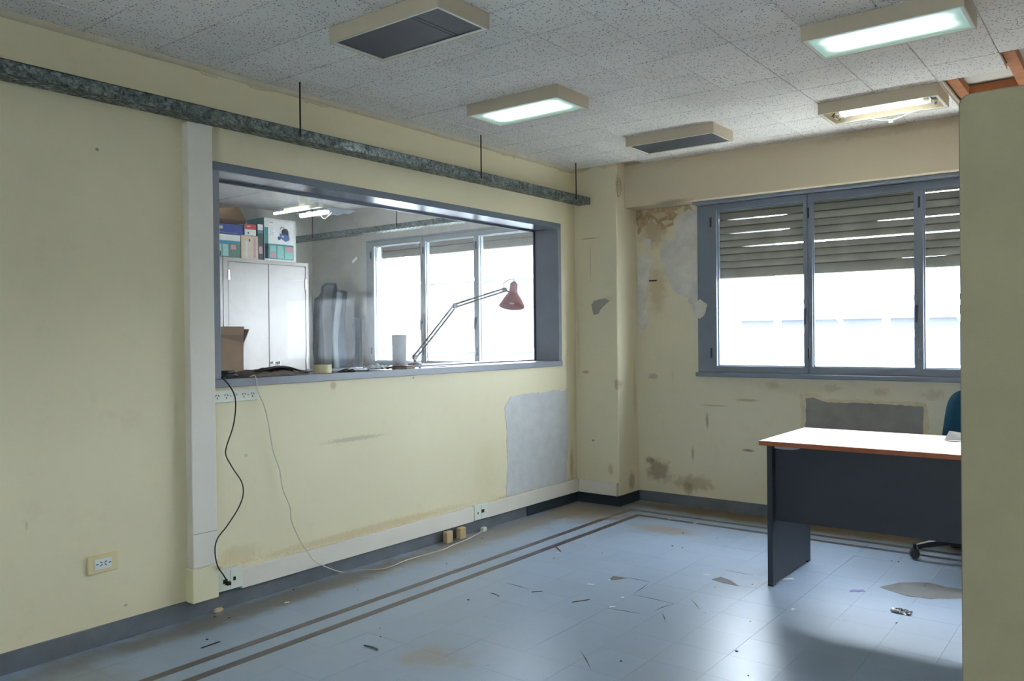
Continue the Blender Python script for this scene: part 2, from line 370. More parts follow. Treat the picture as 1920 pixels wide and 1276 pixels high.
for x0, x1, far in ((S1, S2, (T1, T2)), (S3, S4, (T3, T4))):
    for y0, y1 in ((YE, 2.4), (2.4, 3.9), (3.9, far[0])): ftile(x0, x1, y0, y1, 'floor_stripe', 'floor_stripe')
    for a, b_ in ((x1, 2.2), (2.2, XE)): ftile(a, b_, far[1], far[0], 'floor_stripe', 'floor_stripe')
for j in range(len(ys)-1): ftile(0, .258, ys[j], ys[j+1]); ftile(.258, S1, ys[j], ys[j+1]); ftile(S2, S3, ys[j], ys[j+1])
ftile(0, .258, T4, D); ftile(.258, S1, T4, D); ftile(S2, S3, T4, T2-.0); 
for i, (a, b_) in enumerate(zip([S3]+[GX(k) for k in range(-5, 7)], [GX(k) for k in range(-5, 8)])): ftile(a, b_, T3, T2)
for a, b_ in zip([S1]+[GX(k) for k in range(-5, 7)], [GX(k) for k in range(-5, 8)]): ftile(a, b_, T1, D)
ob('floor_field', B().box(XE, XR, YB, D, -.003, 0).box(0, XE, YB, YE, -.003, 0), 'floor_tile', floor)
# worn-through patches and loose corners of tiles
for k, (pts, m) in enumerate([([(1648, 1100), (1685, 1092), (1740, 1092), (1775, 1100), (1812, 1106), (1812, 1120), (1745, 1122), (1700, 1117)], 'floor_screed'), ([(1335, 1086), (1352, 1081), (1370, 1088), (1386, 1098), (1355, 1092)], 'floor_screed'), ([(1141, 1086), (1150, 1080), (1177, 1083), (1150, 1087)], 'floor_screed')]):
    P = [U(x, y, 2, .0004) for x, y in pts]; ob('worn_patch', B().prism(ragged(P, .04, .005, 2, k), (0, 0, .0008)), m, floor)
for k, (a, b_) in enumerate([((1175, 1082), (1216, 1090)), ((1216, 1093), (1187, 1113)), ((1187, 1114), (1262, 1131)), ((1225, 1145), (1263, 1131)), ((949, 1092), (991, 1104)), ((1087, 1217), (1109, 1257)), ((1240, 1147), (1248, 1166)), ((1140, 1140), (1200, 1150)), ((1361, 1069), (1412, 1078)), ((1295, 1123), (1312, 1142))]):
    p, q = U(*a, 2, .0003), U(*b_, 2, .0003); d = (q-p).normalized()*.0022; s_ = Vector((-d.y, d.x, 0)); mid = p.lerp(q, .5)+s_*1.5
    ob('crack', B().prism([p, mid+s_, q, mid-s_], (0, 0, .0006)), 'sliver_dark', floor)

# ---- left wall with the big interior window opening
WY0, WY1, WZ0, WZ1 = 2.2505, 5.2217, 1.066, 2.152
wl = B().box(-.22, 0, YB, WY0, 0, HC+.12).box(-.22, 0, WY1, D, 0, HC+.12).box(-.22, 0, WY0, WY1, 0, WZ0).box(-.22, 0, WY0, WY1, WZ1, HC+.12)
wall_left = struct('wall_left', wl, M_WL, 'cream painted wall with a big interior window, stained and patched')
P = [U(x, y, 0, .0003) for x, y in [(957, 742), (1000, 737), (1064, 729), (1066, 800), (1062, 905), (1000, 917), (948, 931), (952, 860), (950, 800), (945, 765)]]
ob('plaster_patch', B().prism(ragged(P, .03, .009, 0, 3), (.0022, 0, 0)), 'plaster_white', wall_left)['label'] = 'rough white plaster patch on cream wall'
# ---- far wall (both rooms), openings for the two outer windows
X0, X1, FZ0, FZ1 = .908, 3.92, .984, 2.272                # main window
AX0, AX1 = -2.69, -.44                                    # next room's window
yw0, yw1 = D, D+.25
wf = B()
for a, b_ in ((XA-.2, AX0), (AX1, X0), (X1, XR)): wf.box(a, b_, yw0, yw1, 0, HC+.12)
for a, b_ in ((AX0, AX1), (X0, X1)): wf.box(a, b_, yw0, yw1, 0, FZ0).box(a, b_, yw0, yw1, FZ1, HC+.12)
wall_far = struct('wall_far', wf, M_WF, 'stained and peeling cream outer wall below and beside the windows')
wall_pil = struct('wall_pilaster', bx(0, A, DP, D, 0, HC+.12, bev=.006), M_WP, 'cream painted corner pilaster with stains and a grey filler spot')
wall_beam = struct('wall_beam', bx(A, XR, 5.55, D, 2.272, HC+.12), M_WB, 'cream painted beam box above the outer window')
BX0, BX1, BZ0, BZ1 = 2.9, 3.75, .98, 2.05                    # window behind the camera
struct('wall_back', B().box(-.22, BX0, YB-.2, YB, 0, HC+.12).box(BX1, XR, YB-.2, YB, 0, HC+.12).box(BX0, BX1, YB-.2, YB, 0, BZ0).box(BX0, BX1, YB-.2, YB, BZ1, HC+.12), M_WO); struct('wall_right', bx(XR, XR+.2, YB, D+.25, 0, HC+.12), M_WO)
def far_patch(name, pts, m, th, seed, amp=.008, parent=wall_far, ax=1, val=D, step=.025, base=.0003):
    P = [U(x, y, ax, val-base) for x, y in pts]
    return ob(name, B().prism(ragged(P, step, amp, ax, seed), (0, -th, 0)), m, parent)
far_patch('cement_patch', [(1511, 747), (1525, 744), (1545, 753), (1640, 756), (1731, 762), (1731, 860), (1511, 850)], 'cement', .003, 1, .004)['label'] = 'grey cement patch'
far_patch('plaster_patch', [(1500, 738), (1530, 738), (1550, 747), (1640, 750), (1738, 755), (1742, 800), (1733, 860), (1504, 850)], 'flaking_paint', .0015, 12, .006)
far_patch('bare_plaster', [(1268, 408), (1290, 392), (1307, 392), (1308, 520), (1306, 590), (1290, 560), (1262, 545), (1250, 520), (1238, 492), (1234, 470), (1250, 450), (1262, 447), (1264, 425)], 'plaster_old', .002, 2, .012, step=.014)
far_patch('bare_plaster', [(1206, 446), (1220, 448), (1222, 466), (1207, 464)], 'plaster_old', .004, 3, .005, step=.012)
far_patch('bare_plaster', [(1195, 478), (1217, 476), (1222, 495), (1214, 540), (1212, 575), (1218, 605), (1206, 622), (1196, 622)], 'plaster_old', .003, 4, .009, step=.014)
far_patch('peeled_paint', [(1192, 393), (1290, 382), (1300, 392), (1268, 402), (1262, 424), (1240, 430), (1222, 405), (1196, 440)], 'peel_dark', .0018, 5, .01)
for k, pts in enumerate([[(1222, 402), (1244, 392), (1252, 404), (1236, 414)], [(1240, 416), (1258, 404), (1262, 418), (1246, 424)], [(1200, 396), (1214, 392), (1208, 404)], [(1262, 396), (1284, 386), (1278, 404)], [(1226, 410), (1234, 422), (1222, 416)], [(1195, 405), (1200, 418), (1194, 415)]]):
    P = ragged([U(x, y, 1, D-.003) for x, y in pts], .015, .004, 1, 20+k)
    b_ = B().prism(P, (0, -.0015, 0)); bmesh.ops.rotate(b_.bm, cent=P[0], matrix=Matrix.Rotation(math.radians(-22+6*k), 3, 'X'), verts=b_.bm.verts[:]); ob('paint_flake', b_, 'flaking_paint', wall_far)
P = ragged([U(x, y, 1, D-.035) for x, y in [(1303, 568), (1312, 560), (1327, 571), (1320, 590), (1312, 597), (1303, 596)]], .015, .004, 1, 31)
b_ = B().prism(P, (0, -.0015, 0)); ob('paint_flake', b_, 'plaster_old', wall_far)['label'] = 'loose curl of paint hanging over the window frame'
P = [U(x, y, 1, DP-.0004) for x, y in [(1109, 571), (1114, 563), (1136, 559), (1142, 564), (1134, 572), (1126, 580), (1121, 589), (1113, 590)]]
ob('filler_spot', B().prism(ragged(P, .012, .003, 1, 8), (0, -.002, 0)), 'grey_filler', wall_pil)['label'] = 'grey filler spot'
ob('crack', B().tube(smooth_pts([U(x, y, 1, DP) for x, y in [(1160, 332), (1157, 345), (1158, 368), (1164, 360), (1163, 335)]]), .0014, 5), 'crack_brown', wall_pil)
for k, (x, y, l, t_) in enumerate([(1075, 318, .16, .018), (1120, 311, .2, .014), (1200, 297, .28, .016), (1265, 291, .2, .012)]):
    p = U(x, y, 1, DP); yy = DP if x < 1155 else 5.55
    ob('paint_flake', B().prism(ragged([(p.x, yy-.0004, HC-.002), (p.x+l, yy-.0004, HC-.002), (p.x+l*.9, yy-.0004, HC-t_), (p.x+l*.3, yy-.0004, HC-t_*1.6)], .03, .005, 1, 40+k), (0, -.004, 0)), 'flaking_paint', wall_pil if x < 1155 else wall_beam)
hook = thing('wall_hook', 'small black metal hook bar on peeling wall beside window', 'hook', tuple(U(1227, 526, 1, D)))
ob('bar', B().cyl((-.033, -.02, 0), (.03, -.02, 0), .005), 'plastic_black', hook); ob('stem', B().cyl((0, .0, 0), (0, -.02, 0), .004), 'plastic_black', hook)

# ---- baseboards
bl = struct('baseboard_left', bx(0, .012, YB, DP, 0, .084, bev=.002), 'base_grey')
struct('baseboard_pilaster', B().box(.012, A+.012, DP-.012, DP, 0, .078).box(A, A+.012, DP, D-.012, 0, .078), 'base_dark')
struct('baseboard_far', bx(A+.012, XR, D-.012, D, 0, .080, bev=.002), 'base_grey')
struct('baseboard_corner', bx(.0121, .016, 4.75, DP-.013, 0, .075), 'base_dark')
# ---- ceiling: slab, 1-ft acoustic tiles, battens where tiles are missing
ceiling = struct('ceiling', bx(-.22, XR, YB, D+.2, HC+.085, HC+.2), 'ceiling_slab', 'white perforated acoustic tile ceiling with missing tiles at the right')
CX = lambda k: .235+.3087*k
CY = lambda k: 2.575+.3090*k
cells = {}
tmesh = {}
LIGHT_CELLS = {}
LIGHTS = [(2, -1, 0), (1, 3, 1), (2, 7, 0), (7, 3, 1), (6, 7, 2), (7, -3, 1), (12, 0, 1)]  # column, row, state
occupied = {(c+i, r) for c, r, s_ in LIGHTS for i in (0, 1)}
MX = 16
for i in range(-1, MX):
    for j in range(-8, 10):
        x0, x1 = (0 if i < 0 else CX(i)), CX(i+1); y0, y1 = CY(j), CY(j+1)
        if x0 < A and y1 > DP: y1 = DP
        if y1 > 5.55: y1 = 5.55
        if y1-y0 < .03: continue
        xm, ym = (x0+x1)/2, (y0+y1)/2
        if (xm > 2.72 and ym > 4.72) or (xm > 3.02 and ym > 4.40): continue
        key = (round(x1-x0, 3), round(y1-y0, 3))
        if key not in tmesh: tmesh[key] = bx(0, x1-x0-.003, 0, y1-y0-.003, 0, .015, bev=.0018).mesh('ceiling_tile')
        link('ceiling_tile', tmesh[key], 'ceil_tile', ceiling, loc=(x0+.0015, y0+.0015, HC+random.uniform(-.0008, .0008)))
ob('tile_backing', B().box(0, 2.715, YB, 5.55, HC+.016, HC+.03).box(2.715, 3.01, YB, 4.70, HC+.016, HC+.03).box(3.01, XR, YB, 4.39, HC+.016, HC+.03), 'lamp_housing', ceiling)
ob('ceiling_field', B().box(0, XR, YB, CY(-8), HC, HC+.015).box(CX(MX), XR, CY(-8), 4.39, HC, HC+.015), 'ceil_tile', ceiling)
for a in ((3.012, 3.065, 4.35, 5.55), (2.722, 2.775, 4.66, 5.55), (3.63, 3.69, 4.35, 5.55), (4.25, 4.31, 4.35, 5.55)): ob('batten', bx(*a, HC+.031, HC+.075), 'wood_batten', ceiling)
for a in ((2.775, 3.012, 4.75, 4.80), (3.065, 3.63, 4.46, 4.50), (3.065, 3.63, 5.05, 5.09), (2.775, 3.012, 5.22, 5.26)): ob('batten', bx(*a, HC+.035, HC+.08), 'wood_batten', ceiling)
def mould(u, v):
    y = YB+(DP-YB)*u; k = noise.noise(Vector((y*6, v*3, 0)))*.004 if y > 1.8 else 0
    a = v*math.pi/2; r = .024
    return Vector((r*math.cos(a)+k, y, HC-.001-r*math.sin(a)+k))
struct('trim_1', B().grid(lambda u, v: mould(u, v), 120, 4), 'moulding', 'narrow cracked ceiling moulding along the left wall', True)
for k, (px, py, l) in enumerate([(372, 124, .1), (455, 149, .2), (563, 178, .2), (925, 283, .25), (1045, 310, .2)]):
    p = U(px, py, 0, .001); P = ragged([(.001, p.y, HC-.02), (.001, p.y+l, HC-.02), (.001, p.y+l*.95, HC-.033), (.001, p.y+l*.2, HC-.036)], .03, .004, 0, 60+k)
    ob('paint_flake', B().prism(P, (.004, 0, 0)), 'flaking_paint', wall_left)

# ---- interior window (window_1)
win1 = link('window_1', None, None); win1['kind'] = 'structure'; win1['label'] = 'wide interior window with deep grey painted frame and dusty glass'
fx0, fx1 = -.225, .014; fw = .040
ob('header', bx(fx0, fx1, WY0, WY1, WZ1-fw, WZ1, bev=.002), 'frame_header', win1)
ob('sill', bx(fx0, fx1+.006, WY0, WY1, WZ0, WZ0+fw, bev=.002), 'frame_grey', win1)
ob('jamb', bx(fx0, fx1, WY1-fw, WY1, WZ0+fw, WZ1-fw, bev=.002), 'frame_grey', win1)
ob('jamb', bx(fx0, fx1, WY0, WY0+fw, WZ0+fw, WZ1-fw, bev=.002), 'frame_grey', win1)
for a in ((-.215, -.20, WY0+fw, WY1-fw, WZ1-fw-.012, WZ1-fw), (-.215, -.20, WY0+fw, WY1-fw, WZ0+fw, WZ0+fw+.008), (-.215, -.20, WY1-fw-.01, WY1-fw, WZ0+fw+.008, WZ1-fw-.012)): ob('glazing_bead', bx(*a), 'hinge', win1)
ob('pane', bx(-.2125, -.2065, WY0+fw, WY1-fw-.01, WZ0+fw+.008, WZ1-fw-.012), 'glass_inner', win1)
p = U(665, 487, 0, -.205); b_ = bx(-.001, 0, -.025, .025, -.007, .007); o = ob('tape_scrap', b_, 'paper', win1, loc=tuple(p), rot=(math.radians(40), 0, 0))

# ---- outer windows with roller shutters
def outer_window(name, x0, panes, m, label, right_end, bottom, profile, slabel, sash=.045, seed=0):
    wn = link(name, None, None); wn['kind'] = 'structure'; wn['label'] = label
    ya, yb = D-.028, D+.07
    gt, gb = 2.204, 1.065
    ob('frame_top', bx(x0, right_end, D-.11 if x0 > 0 else ya, yb, gt+sash+.004, FZ1, bev=.002), m, wn)
    ob('frame_bottom', bx(x0, right_end, ya, yb, FZ0+.03, gb-sash, bev=.002), m, wn)
    ob('frame_side', bx(x0, panes[0][0]-sash, ya, yb, gb-sash, gt+sash, bev=.002), m, wn)
    ob('frame_side', bx(panes[-1][1]+sash, right_end, ya, yb, gb-sash, gt+sash, bev=.002), m, wn)
    ob('window_sill', bx(x0-.012, right_end+.012, D-.055, D, FZ0, FZ0+.032, bev=.004), m, wn)
    for i, (a, b_) in enumerate(panes):
        l = panes[i-1][1] if i else a-2*sash; r = panes[i+1][0] if i+1 < len(panes) else b_+2*sash
        xl, xr = (l+a)/2+.001, (b_+r)/2-.001; dy = -.0 if i % 2 else -.008
        s_ = B().box(xl, a, D-.03+dy, D+.03, gb-sash, gt+sash).box(b_, xr, D-.03+dy, D+.03, gb-sash, gt+sash).box(a, b_, D-.03+dy, D+.03, gt, gt+sash).box(a, b_, D-.03+dy, D+.03, gb-sash, gb)
        so = ob('sash', s_, m, wn)
        ob('pane', bx(a, b_, D+.004, D+.008, gb, gt), 'glass_outer', so)
        bd = B()
        for q in ((a, a+.008, gb, gt), (b_-.008, b_, gb, gt), (a+.008, b_-.008, gb, gb+.008), (a+.008, b_-.008, gt-.008, gt)): bd.box(q[0], q[1], D-.012, D+.003, q[2], q[3])
        ob('glazing_bead', bd, m, so)
        for zz in (gb+.06, gt-.12): ob('hinge', B().cyl((xl+.004, D-.036+dy, zz), (xl+.004, D-.036+dy, zz+.07), .007, n=10), 'hinge', so)
        hd = B().box(xr-.02, xr-.005, D-.045+dy, D-.03+dy, 1.42, 1.47).box(xr-.018, xr-.007, D-.05+dy, D-.042+dy, 1.36, 1.45)
        ob('handle', hd, 'hinge', so)
    # roller shutter: one slat per object
    sh = thing('roller_shutter', slabel, 'shutter', (x0+.06, D+.13, bottom))
    X_ = [panes[0][0]-.04+(panes[-1][1]+.04-(panes[0][0]-.04))*k/24 for k in range(25)]
    pitch = .0515; z = bottom; k = 0; rs = random.Random(seed)
    gapf = lambda j, x: 0.0
    def gap(j, x):
        if j not in profile: return -.004
        pr = profile[j]
        for (xa, ga), (xb, gb_) in zip(pr, pr[1:]):
            if xa <= x <= xb: return ga+(gb_-ga)*(x-xa)/max(1e-6, xb-xa)
        return -.004
    while z < 2.30:
        h = pitch*(1.45 if k == 0 else 1); bm_ = B(); rows = []
        for x in X_:
            zl = z+max(-.0, gap(k, x))*.5+(.0 if k == 0 else 0); zh = z+h-max(0, gap(k+1, x))*.5
            open_t = gap(k+1, x) > 0
            prof = [(-.002, zl), (.011, zl+.005), (.016, (zl+zh)/2), (.011, zh-.005), (.0, zh)]
            if not open_t: prof += [(.001, zh+.005)]
            else: prof += [(.0005, zh+.0002)]
            rows.append([bm_.bm.verts.new((x-(x0+.06), -yo, zz-bottom)) for yo, zz in prof])
        for q0, q1 in zip(rows, rows[1:]):
            for t_ in range(len(q0)-1): bm_.bm.faces.new((q0[t_], q1[t_], q1[t_+1], q0[t_+1]))
        bmesh.ops.solidify(bm_.bm, geom=bm_.bm.faces[:], thickness=.003)
        ob('slat', bm_, 'slat', sh, smooth=True); z += h; k += 1
    for xx in (X_[0]-.02, X_[-1]+.0): ob('guide_rail', bx(xx-(x0+.06), xx+.02-(x0+.06), -.02, .03, 1.0-bottom, 2.3-bottom), m, sh)
    return wn
main_panes = [(1.061, 1.694), (1.749, 2.391), (2.441, 3.075), (3.13, 3.765)]
gp = {1: [(1.02, -.004), (1.1, .001), (1.3, -.003), (2.2, -.003), (2.3, .0015), (2.5, .002), (2.65, -.003)],
      2: [(1.0, -.004), (1.15, .001), (1.3, -.003)],
      4: [(1.15, .003), (1.3, .008), (1.75, .009), (2.39, .008), (4, .009)],
      6: [(1.1, .003), (1.3, .008), (1.52, .006), (1.56, -.003), (2.05, -.003), (2.12, .004), (2.4, .006), (4, .006)],
      8: [(1.08, .007), (1.45, .006), (1.55, .001), (1.7, -.003)],
      9: [(2.3, -.003), (2.36, .002), (2.45, .006), (4, .006)],
      10: [(1.0, .004), (1.35, .006), (1.42, -.003), (1.9, -.003), (2.0, .002), (2.3, .001), (2.45, .006), (4, .006)]}
outer_window('window_2', X0, main_panes, 'window_blue_grey', 'wide blue-grey framed outer window with half-lowered shutter', X1, 1.712, gp, 'weathered slatted roller shutter half lowered over the large outer window')
outer_window('window_3', AX0, [(-2.565, -1.924), (-1.868, -1.265), (-1.202, -.56)], 'window_pale', "pale framed outer window of the next room seen through the interior window", AX1, 2.095, {}, 'short strip of roller shutter above the window of the next room', seed=3)

wn5 = link('window_5', None, None); wn5['kind'] = 'structure'; wn5['label'] = 'blue-grey framed window in the wall behind the camera'
for a in ((BX0, BX1, BZ0, BZ0+.06), (BX0, BX1, BZ1-.06, BZ1), (BX0, BX0+.06, BZ0+.06, BZ1-.06), (BX1-.06, BX1, BZ0+.06, BZ1-.06)): ob('frame_bar', bx(a[0], a[1], YB-.09, YB-.02, a[2], a[3], bev=.002), 'window_blue_grey', wn5)
for a, b_ in ((BX0+.06, BX1-.06),): ob('pane', bx(a, b_, YB-.057, YB-.053, BZ0+.06, BZ1-.06), 'glass_outer', wn5)

# ---- next room shell
struct('wall_next_room', bx(XA-.2, XA, YB, D, 0, HC+.12), M_WA); struct('wall_next_room_rear', bx(XA, -.22, .6, .8, 0, HC+.12), M_WA)
far_in = struct('wall_next_room_far', B().box(XA, AX0, D-.004, D, 0, HC+.1).box(AX1, -.22, D-.004, D, 0, HC+.1).box(AX0, AX1, D-.004, D, 0, FZ0-.001).box(AX0, AX1, D-.004, D, FZ1, HC+.1), M_WA)
struct('floor_next_room', bx(XA, -.22, .8, D, -.12, 0), 'cement')
cn = struct('ceiling_next_room', bx(XA, -.22, .8, D, HC+.02, HC+.2), 'ceiling_slab')
pm = bx(0, .602, 0, .602, 0, .014, bev=.003).mesh('ceiling_panel')
for i in range(5):
    for j in range(7):
        x, y = XA+.08+i*.61, 1.4+j*.61
        if y+.602 < D: link('ceiling_panel', pm, 'ceil_panel_next', cn, loc=(x, y, HC+random.uniform(0, .003)))

# ================================================================== THINGS
# ---- ceiling lights
def light_fixture(c, r, state, label):
    x0, x1, y0, y1 = CX(c)+.003, CX(c+2)-.003, CY(r)+.003, CY(r+1)-.003; cx, cy = (x0+x1)/2, (y0+y1)/2; hx, hy = (x1-x0)/2, (y1-y0)/2; h = .064
    t = thing('ceiling_light', label, 'ceiling light', (cx, cy, HC-.0015), group='surface-mounted ceiling lights')
    hb = B()
    for a in ((-hx, hx, -hy, -hy+.005), (-hx, hx, hy-.005, hy), (-hx, -hx+.005, -hy+.005, hy-.005), (hx-.005, hx, -hy+.005, hy-.005)): hb.box(*a, -h, 0)
    ob('housing', hb.box(-hx+.005, hx-.005, -hy+.005, hy-.005, -.006, -.001), 'lamp_housing', t)
    rb = B(); i_ = .005; k = .012
    for a in ((-hx+i_, hx-i_, -hy+i_, -hy+i_+k), (-hx+i_, hx-i_, hy-i_-k, hy-i_), (-hx+i_, -hx+i_+k, -hy+i_+k, hy-i_-k), (hx-i_-k, hx-i_, -hy+i_+k, hy-i_-k)): rb.box(*a, -h+.001, -h+.006)
    ob('rim', rb, 'lamp_rim', t)
    q = i_+k-.004
    if state < 2:
        ob('diffuser', bx(-hx+q, hx-q, -hy+q, hy-q, -h+.007, -h+.011), 'diffuser_lit' if state else 'diffuser_dark', t)
        if not state and c == 2 and r == -1:
            for dx in (.135, .155): ob('seam', bx(dx, dx+.004, -hy+q, hy-q, -h+.0055, -h+.007), 'vac_dark', t)
    else:
        ob('reflector', B().box(-hx+.03, hx-.03, -.05, .05, -.02, -.007), 'lamp_inner', t)
        for yy in (-.04, .045):
            tb = ob('tube', B().cyl((-.215, yy, -.035), (.215, yy, -.035), .015), 'tube', t, True)
            for sx in (-1, 1): ob('lamp_holder', bx(min(sx*.216, sx*.24), max(sx*.216, sx*.24), yy-.016, yy+.016, -.052, -.02), 'lamp_inner', t)
        for k_, (mm, sx, ph) in enumerate([('wire_blue', 1, 0), ('wire_yellow', 1, 1), ('wire_white', 1, 2), ('wire_yellow', -1, 0), ('rod', -1, 1), ('wire_blue', -1, 2)]):
            ob('wire', B().tube(smooth_pts([(sx*.245, -.05+.04*ph, -.03), (sx*.262, -.06+.03*ph, -.055), (sx*.272, .0+.03*ph, -.04), (sx*.255, .06+.01*ph, -.056), (sx*.25, .09, -.02)]), .004, 6), mm, t)
        lc = ob('loose_cable', B().tube(smooth_pts([(.18, hy-.03, -h+.006), (.10, hy-.02, -h-.006), (.02, hy-.005, -h-.022), (-.06, hy-.02, -h-.012), (-.10, hy-.03, -h+.004)]), .0035, 6), 'wire_white', t)
        ob('connector', bx(.0, .022, hy-.018, hy+.002, -h-.040, -h-.022, bev=.002), 'lamp_inner', lc)
    return t
LAB = ['large switched-off ceiling light with dark diffuser, nearest at the top left', 'lit ceiling light with milky diffuser above the interior window', 'switched-off ceiling light with dark diffuser close to the outer wall', 'lit ceiling light with milky diffuser at the top right', 'lit ceiling light missing its diffuser, bare tubes and dangling white cable', 'lit ceiling light near the camera over the partition', 'lit ceiling light at the right side of the room behind the partition']
for (c, r, s_), lb in zip(LIGHTS, LAB): light_fixture(c, r, s_, lb)

# ---- perforated cable trays
def tray_mesh(L, w_=.105, h=.05):
    b_ = B(); t_ = .0016
    b_.box(-t_, 0, 0, L, 0, h).box(w_, w_+t_, 0, L, 0, h).box(-.006, 0, 0, L, h, h+t_).box(w_, w_+.007, 0, L, h, h+t_)
    return b_
def tray_bottom(L, w_=.105):                              # slotted bottom sheet: ribs left between slots
    b_ = B(); rows = 5; sw = .009; n = int(L/.05)
    rib = (w_-rows*sw)/(rows+1)
    for k in range(rows+1): x = k*(rib+sw); b_.box(x, x+rib, 0, L, 0, .0016)
    for i in range(n+1):
        y = i*L/n
        for k in range(rows):
            x = rib+k*(rib+sw); o_ = (.025 if k % 2 else 0)*L/n/.05; y0, y1 = max(0, y-.010+o_), min(L, y+.010+o_)
            if y1 > y0: b_.box(x, x+sw, y0, y1, 0, .0016)
    return b_
TY0 = -.6
tr = thing('cable_tray', 'long galvanised perforated cable tray along the left wall above interior window', 'cable tray', (.048, TY0, 2.308))
ob('side_rails', tray_mesh(DP-.005-TY0), 'galv', tr); ob('slotted_bottom', tray_bottom(DP-.005-TY0), 'galv', tr)
for yy in (2.658, 4.091, 5.209, .9):
    ob('hanger_rod', B().cyl((.116, yy-TY0, .01), (.116, yy-TY0, HC-2.308), .0042, n=8), 'rod', tr)
for yy in (3.2, 1.2): ob('joint_plate', bx(.1068, .109, yy-TY0-.07, yy-TY0+.07, .006, .046), 'galv', tr)
tr2 = thing('cable_tray', 'galvanised cable tray hanging in the next room near its window', 'cable tray', (-.23, 5.40, 2.297), math.radians(90))
ob('side_rails', tray_mesh(3.3), 'galv', tr2); ob('slotted_bottom', tray_bottom(3.3), 'galv', tr2)
for yy in (.5, 1.7, 2.9): ob('hanger_rod', B().cyl((-.008, yy, .01), (-.008, yy, HC-2.297), .004, n=8), 'rod', tr2)

# ---- trunking
t = thing('vertical_trunking', 'white vertical cable trunking beside the interior window', 'trunking', (0, 2.107, 0))
ob('cover', bx(0, .052, 0, .126, .238, 2.307, bev=.003), 'trunking', t)
ob('seam', bx(.0521, .0527, .002, .124, .395, .397), 'cabinet_gap', t)
ob('base_box', bx(0, .064, -.010, .124, .080, .2375, bev=.003), 'trunking_yellow', t)
def socket_small(name, label, y0, y1, z0, z1, x, holes):
    s_ = thing(name, label, 'socket', (0, y0, z0))
    ob('plate', bx(0.0125, x, 0, y1-y0, 0, z1-z0, bev=.002), 'socket_white', s_)
    for (yy, zz, a, b2) in holes: ob('port', bx(x+.0002, x+.0012, yy-a, yy+a, zz-b2, zz+b2), 'slot_black', s_)
    ob('divider', bx(x+.0001, x+.0008, (y1-y0)*.5-.0008, (y1-y0)*.5+.0008, .008, z1-z0-.008), 'cabinet_gap', s_)
    return s_
socket_small('data_socket', 'white data socket with black cable plugged in, foot of vertical trunking', 2.235, 2.372, .094, .196, .045, [(.042, .045, .012, .010), (.092, .048, .007, .009)])
t = thing('skirting_trunking', 'long white cable trunking running low along the left wall', 'trunking', (0, 2.374, .079))
ob('cover', bx(0.0125, .036, 0, 4.135-2.374, 0, .097, bev=.002), 'trunking', t); ob('cover', bx(.0125, .036, 4.277-2.374, DP-.02-2.374, 0, .097, bev=.002), 'trunking', t)
socket_small('data_socket', 'small cream data socket midway along the low trunking', 4.137, 4.276, .083, .183, .040, [(.035, .045, .005, .006), (.085, .052, .014, .011)])
t = thing('pilaster_trunking', 'short white trunking at the foot of the corner pilaster', 'trunking', (.04, DP, .079)); ob('cover', bx(0, .335, -.026, 0, 0, .097, bev=.002), 'trunking', t); ob('end_cap', bx(.3355, .341, -.027, 0, -.001, .098), 'flaking_paint', t)

def slots(parent, x, yc, zc, s_, flip=0):
    for dy, dz, a in ((-.007, .005, 35), (-.007, -.005, -35), (.008, 0, 0)):
        ob('slot', bx(-.0006, .0006, -.0045*s_, .0045*s_, -.0013*s_, .0013*s_), 'slot_black', parent, loc=(x, yc+dy*s_*(-1 if flip else 1), zc+dz*s_), rot=(math.radians(a*(-1 if flip else 1)), 0, 0))
t = thing('wall_outlet', 'cream double power outlet low on the bare left wall', 'outlet', (0, 1.649, .309))
ob('plate', bx(0, .010, 0, .128, 0, .079, bev=.003), 'socket_plate', t); ob('insert', bx(.0101, .013, .027, .101, .017, .062, bev=.001), 'socket_insert', t)
slots(t, .0136, .047, .040, 1.2, True); slots(t, .0136, .082, .040, 1.2)
t = thing('power_strip', 'cream power strip with five outlets under the window sill', 'power strip', (0, 2.233, .994))
ob('body', bx(0, .022, 0, .256, 0, .060, bev=.003), 'socket_white', t)
for k in range(5):
    yc = .028+.049*k
    for dy, dz, a in ((-.007, .003, 55), (.007, .003, -55), (0, -.010, 90)):
        ob('slot', bx(-.0006, .0006, -.0052, .0052, -.0014, .0014), 'slot_black', t, loc=(.0226, yc+dy, .032+dz), rot=(math.radians(a), 0, 0))
for k in (1, 3): ob('screw', B().cyl((.022, .028+.049*k+.024, .03), (.0232, .028+.049*k+.024, .03), .0025, n=8), 'slot_black', t)

# ---- cables
bp = [(422, 713), (437, 734), (442, 758), (437.5, 797), (425, 836), (424, 854), (437.5, 879), (453, 903), (456, 926), (447, 952), (426, 985), (408, 1009), (403, 1032), (408, 1060), (420, 1079), (428, 1093)]
P = [U(x, y, 0, .034 if i < 2 else (.06 if i < 10 else (.072 if i < 14 else .054))) for i, (x, y) in enumerate(bp)]; P[0].x = .02; P[0].z = 1.108
P = [Vector((-.03, P[0].y-.02, 1.112))]+P
t = thing('network_cable', 'thin black cable hanging from the sill to the floor-level data socket', 'cable', tuple(P[-1]))
o_ = Vector(t.location); ob('cord', B().tube([v-o_ for v in smooth_pts(P, 7)], .0032, 8), 'cable_black', t, True)
ob('plug', bx(-.008, .012, -.012, .010, -.008, .009, bev=.002), 'cable_black', t)
wp = [(484, 734), (496, 762), (504, 797), (512, 844), (524, 879), (530, 915), (544, 950), (547, 977), (563, 1013), (577, 1034)]
P = [U(479, 709, 0, .022)]+[U(x, y, 0, .028 if i < 9 else .044) for i, (x, y) in enumerate(wp)]; P[0].z = 1.112
P = [Vector((.004, P[0].y-.02, 1.1115))]+P+[U(594, 1054, 0, .06)]
